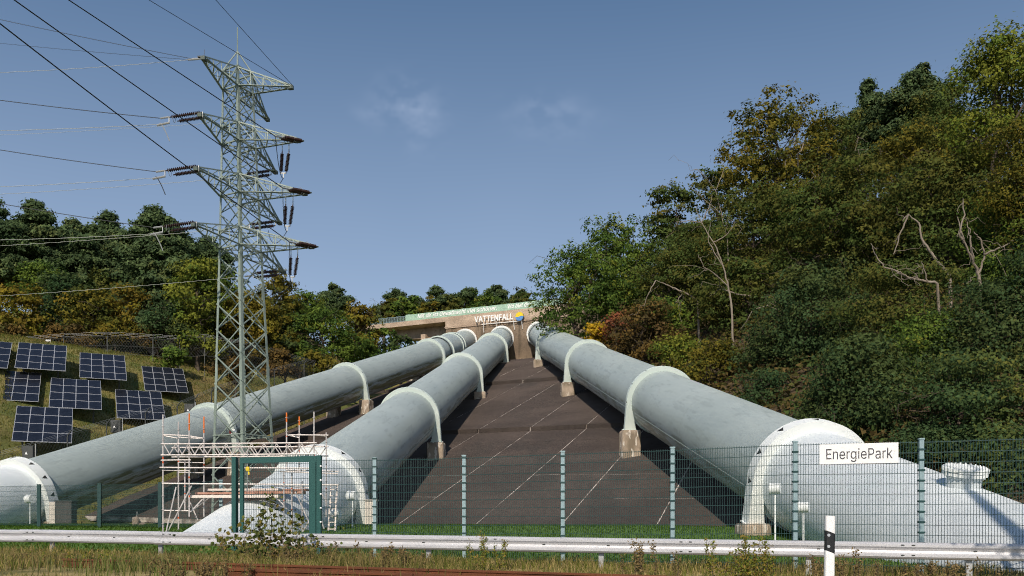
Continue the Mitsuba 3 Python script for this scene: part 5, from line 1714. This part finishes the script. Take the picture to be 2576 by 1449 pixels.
# tall weeds in front of the guard rail
def weed(label, px, top, Y, spread, n, cols, hcol=None):
    gg = np.random.default_rng(hash_((px, top, n)))
    a = at(px, top, Y)
    k = thing('weed_clump', label, 'weeds', 'tall weed clumps on the verge')
    st, lf = MB(), []
    V, Fc, C, nn = [], [], [], 0
    for _ in range(n):
        x = a[0] + gg.normal() * spread
        y = Y + gg.normal() * .25
        z0 = float(H(x, y))
        h = (a[2] - z0) * gg.uniform(.5, 1.05)
        b = np.array([x, y, z0])
        q = limb(st, b, b + [gg.normal() * .10 * h, gg.normal() * .08, h], .006, .003, gg, .12, 6, 4)
        m = int(h * 150)
        t = gg.uniform(.1, 1, m)
        pp = np.column_stack([np.interp(t, np.linspace(0, 1, 6), q[:, c_]) for c_ in range(3)]) + gg.normal(size=(m, 3)) * .035
        v, f, c = leaves(pp, np.tile([0, -.4, .6], (m, 1)), .06, cols, gg, gg.uniform(0, .999, m), 'needle', .4)
        V.append(v); Fc.append(f + nn); C.append(c); nn += len(v)
    obj('stems', st, 'bark', k, kind='stuff')
    obj('foliage', (np.vstack(V), np.vstack(Fc)), 'leaf', k, color=np.vstack(C))


WG = [(.10, .11, .02), (.13, .12, .02), (.075, .095, .018), (.16, .11, .03)]
WB_ = [(.12, .085, .04), (.09, .07, .03), (.15, .11, .05)]
for (lb, px, top, Y, sp_, n, cols) in (('tall yellow green weeds left of the black banded post', 1880, 1350, 14.6, .42, 22, WG), ('thin reddish weeds right of the black banded post', 2140, 1372, 14.5, .28, 10, WB_), ('green weeds around the middle rail post', 1225, 1345, 16.5, .16, 8, WG),
                                       ('brown seed stalks left of the middle rail post', 960, 1368, 17.0, .5, 16, WB_), ('pale dry grass tuft right of the leafy bush', 1010, 1375, 17, .3, 14, WB_), ('weeds under the right end of the guard rail', 2350, 1392, 14, .5, 18, WB_),
                                       ('weeds in front of the fourth rail post', 1670, 1358, 15.6, .3, 9, WB_), ('green reedy tuft at the far left bottom', 210, 1385, 16.8, .5, 22, WG), ('dry grass tuft hiding the left end of the nearer rusty rail', 500, 1405, 13.3, .35, 26, WB_), ('low weeds at the left edge of the verge', 60, 1392, 17, .5, 18, WB_), ('brown weeds under the leafy bush', 720, 1365, 17.2, .55, 26, WB_)):
    weed(lb, px, top, Y, sp_, n, cols)

# leafy poplar bush in front of the gate
gg = np.random.default_rng(99)
bk = thing('leafy_bush', 'loose light green bush with big leaves in front of the fence gate', 'bush')
st = MB()
BY = 18.2
pos_, nrm_ = [], []
c = at(690, 1385, BY)
c[2] = float(H(c[0], c[1]))
stems = [((690, 1232), 1.0), ((655, 1290), .8), ((620, 1300), .8), ((735, 1285), .8), ((768, 1300), .7), ((585, 1330), .7), ((800, 1355), .6), ((560, 1345), .5), ((705, 1300), .8), ((672, 1262), .9), ((742, 1350), .6), ((630, 1358), .6), ((770, 1372), .6), ((700, 1395), .4), ((590, 1385), .5), ((650, 1330), .6), ((720, 1330), .6)]
for (px, py), s in stems:
    e = at(px, py, BY + gg.normal() * .35)
    b = c + [gg.normal() * .22 + (e[0] - c[0]) * .45, gg.normal() * .2, -.05]
    q = limb(st, b, e, .011, .004, gg, .22, 10, 5)
    L = np.linalg.norm(e - b)
    m = int(30 * L + 14)
    t = np.clip(gg.beta(1.6, 1.1, m), .08, 1)
    pos_.append(np.column_stack([np.interp(t, np.linspace(0, 1, 10), q[:, a]) for a in range(3)]) + gg.normal(size=(m, 3)) * [.085, .085, .06])
pos_ = np.vstack(pos_)
pos_ = pos_[pos_[:, 2] > H(pos_[:, 0], pos_[:, 1]) + .03]
m = 240
lowp = c + np.column_stack([gg.normal(size=m) * .75, gg.normal(size=m) * .3, np.abs(gg.normal(size=m)) * .25 + .05])
pos_ = np.vstack([pos_, lowp])
gg.shuffle(pos_)
obj('stems', st, 'bark', bk, smooth=True)
BC = np.array([(.11, .14, .045), (.15, .17, .05), (.075, .10, .03), (.20, .19, .065), (.19, .15, .035)])


def one_leaf(p, s, n):
    n = nrm(n)
    a = nrm(np.cross(n, gg.normal(size=3)))
    b = np.cross(n, a)
    o = np.array([(-.5, 0), (-.32, .34), (.0, .42), (.28, .22), (.58, 0), (.28, -.22), (0, -.42), (-.32, -.34)])
    v = p + (o[:, :1] * a + o[:, 1:] * b - np.abs(o[:, 1:]) * n * .35) * s
    return np.vstack([v, p]), np.array([[8, i, (i + 1) % 8] for i in range(8)])


rest_v, rest_f, rest_c, nn = [], [], [], 0
for i, p_ in enumerate(pos_):
    v, f = one_leaf(p_, gg.uniform(.065, .11), gg.normal(size=3) * .8 + [0, -.55, .55])
    col = np.tile(BC[gg.integers(len(BC))] * gg.uniform(.8, 1.2), (9, 1))
    if i < 290:
        obj('leaf', (v, f), 'leaf', bk, color=col)
    else:
        rest_v.append(v); rest_f.append(f + nn); rest_c.append(col); nn += 9
obj('more_leaves', (np.vstack(rest_v), np.vstack(rest_f)), 'leaf', bk, color=np.vstack(rest_c), kind='stuff')
# a slim roadside tree just outside the right edge: its shade falls across the rail end and the lowest part of the right pipe
k = thing('roadside_tree', 'slim roadside tree standing just right of the view, seen only by its shade', 'tree')
g = np.random.default_rng(4)
tr = MB()
b0 = np.array([8.95, 8.6, float(H(8.95, 8.6)) - .2])
q0 = limb(tr, b0, b0 + [.25, .1, 11.5], .21, .13, g, .03, 12, 8)
tips_ = []
for z_, e in ((5, (-2.3, .3, 1.3)), (5, (-1.6, .5, .9)), (6, (-2.0, -.2, .7)), (6, (1.3, .2, 1.2)), (8, (1.6, .3, 1.4)), (11, (.5, .3, 1.5)), (11, (-.5, .2, 1.3))):
    q = limb(tr, q0[z_], q0[z_] + e, .075, .025, g, .22, 8, 6)
    if z_ < 7:
        tips_.append(q[3:])
tips_ = np.vstack(tips_)
obj('trunk', tr, 'bark', k, smooth=True)
pp = (tips_[g.integers(0, len(tips_), 90)][:, None] + g.normal(size=(90, 26, 3)) * .20).reshape(-1, 3)
v, f, c = leaves(pp, np.tile([0, 0, .8], (len(pp), 1)), .13, 'green', g, g.uniform(0, .99, len(pp)))
obj('crown', (v, f), 'leaf', k, color=c)
#NEXT3
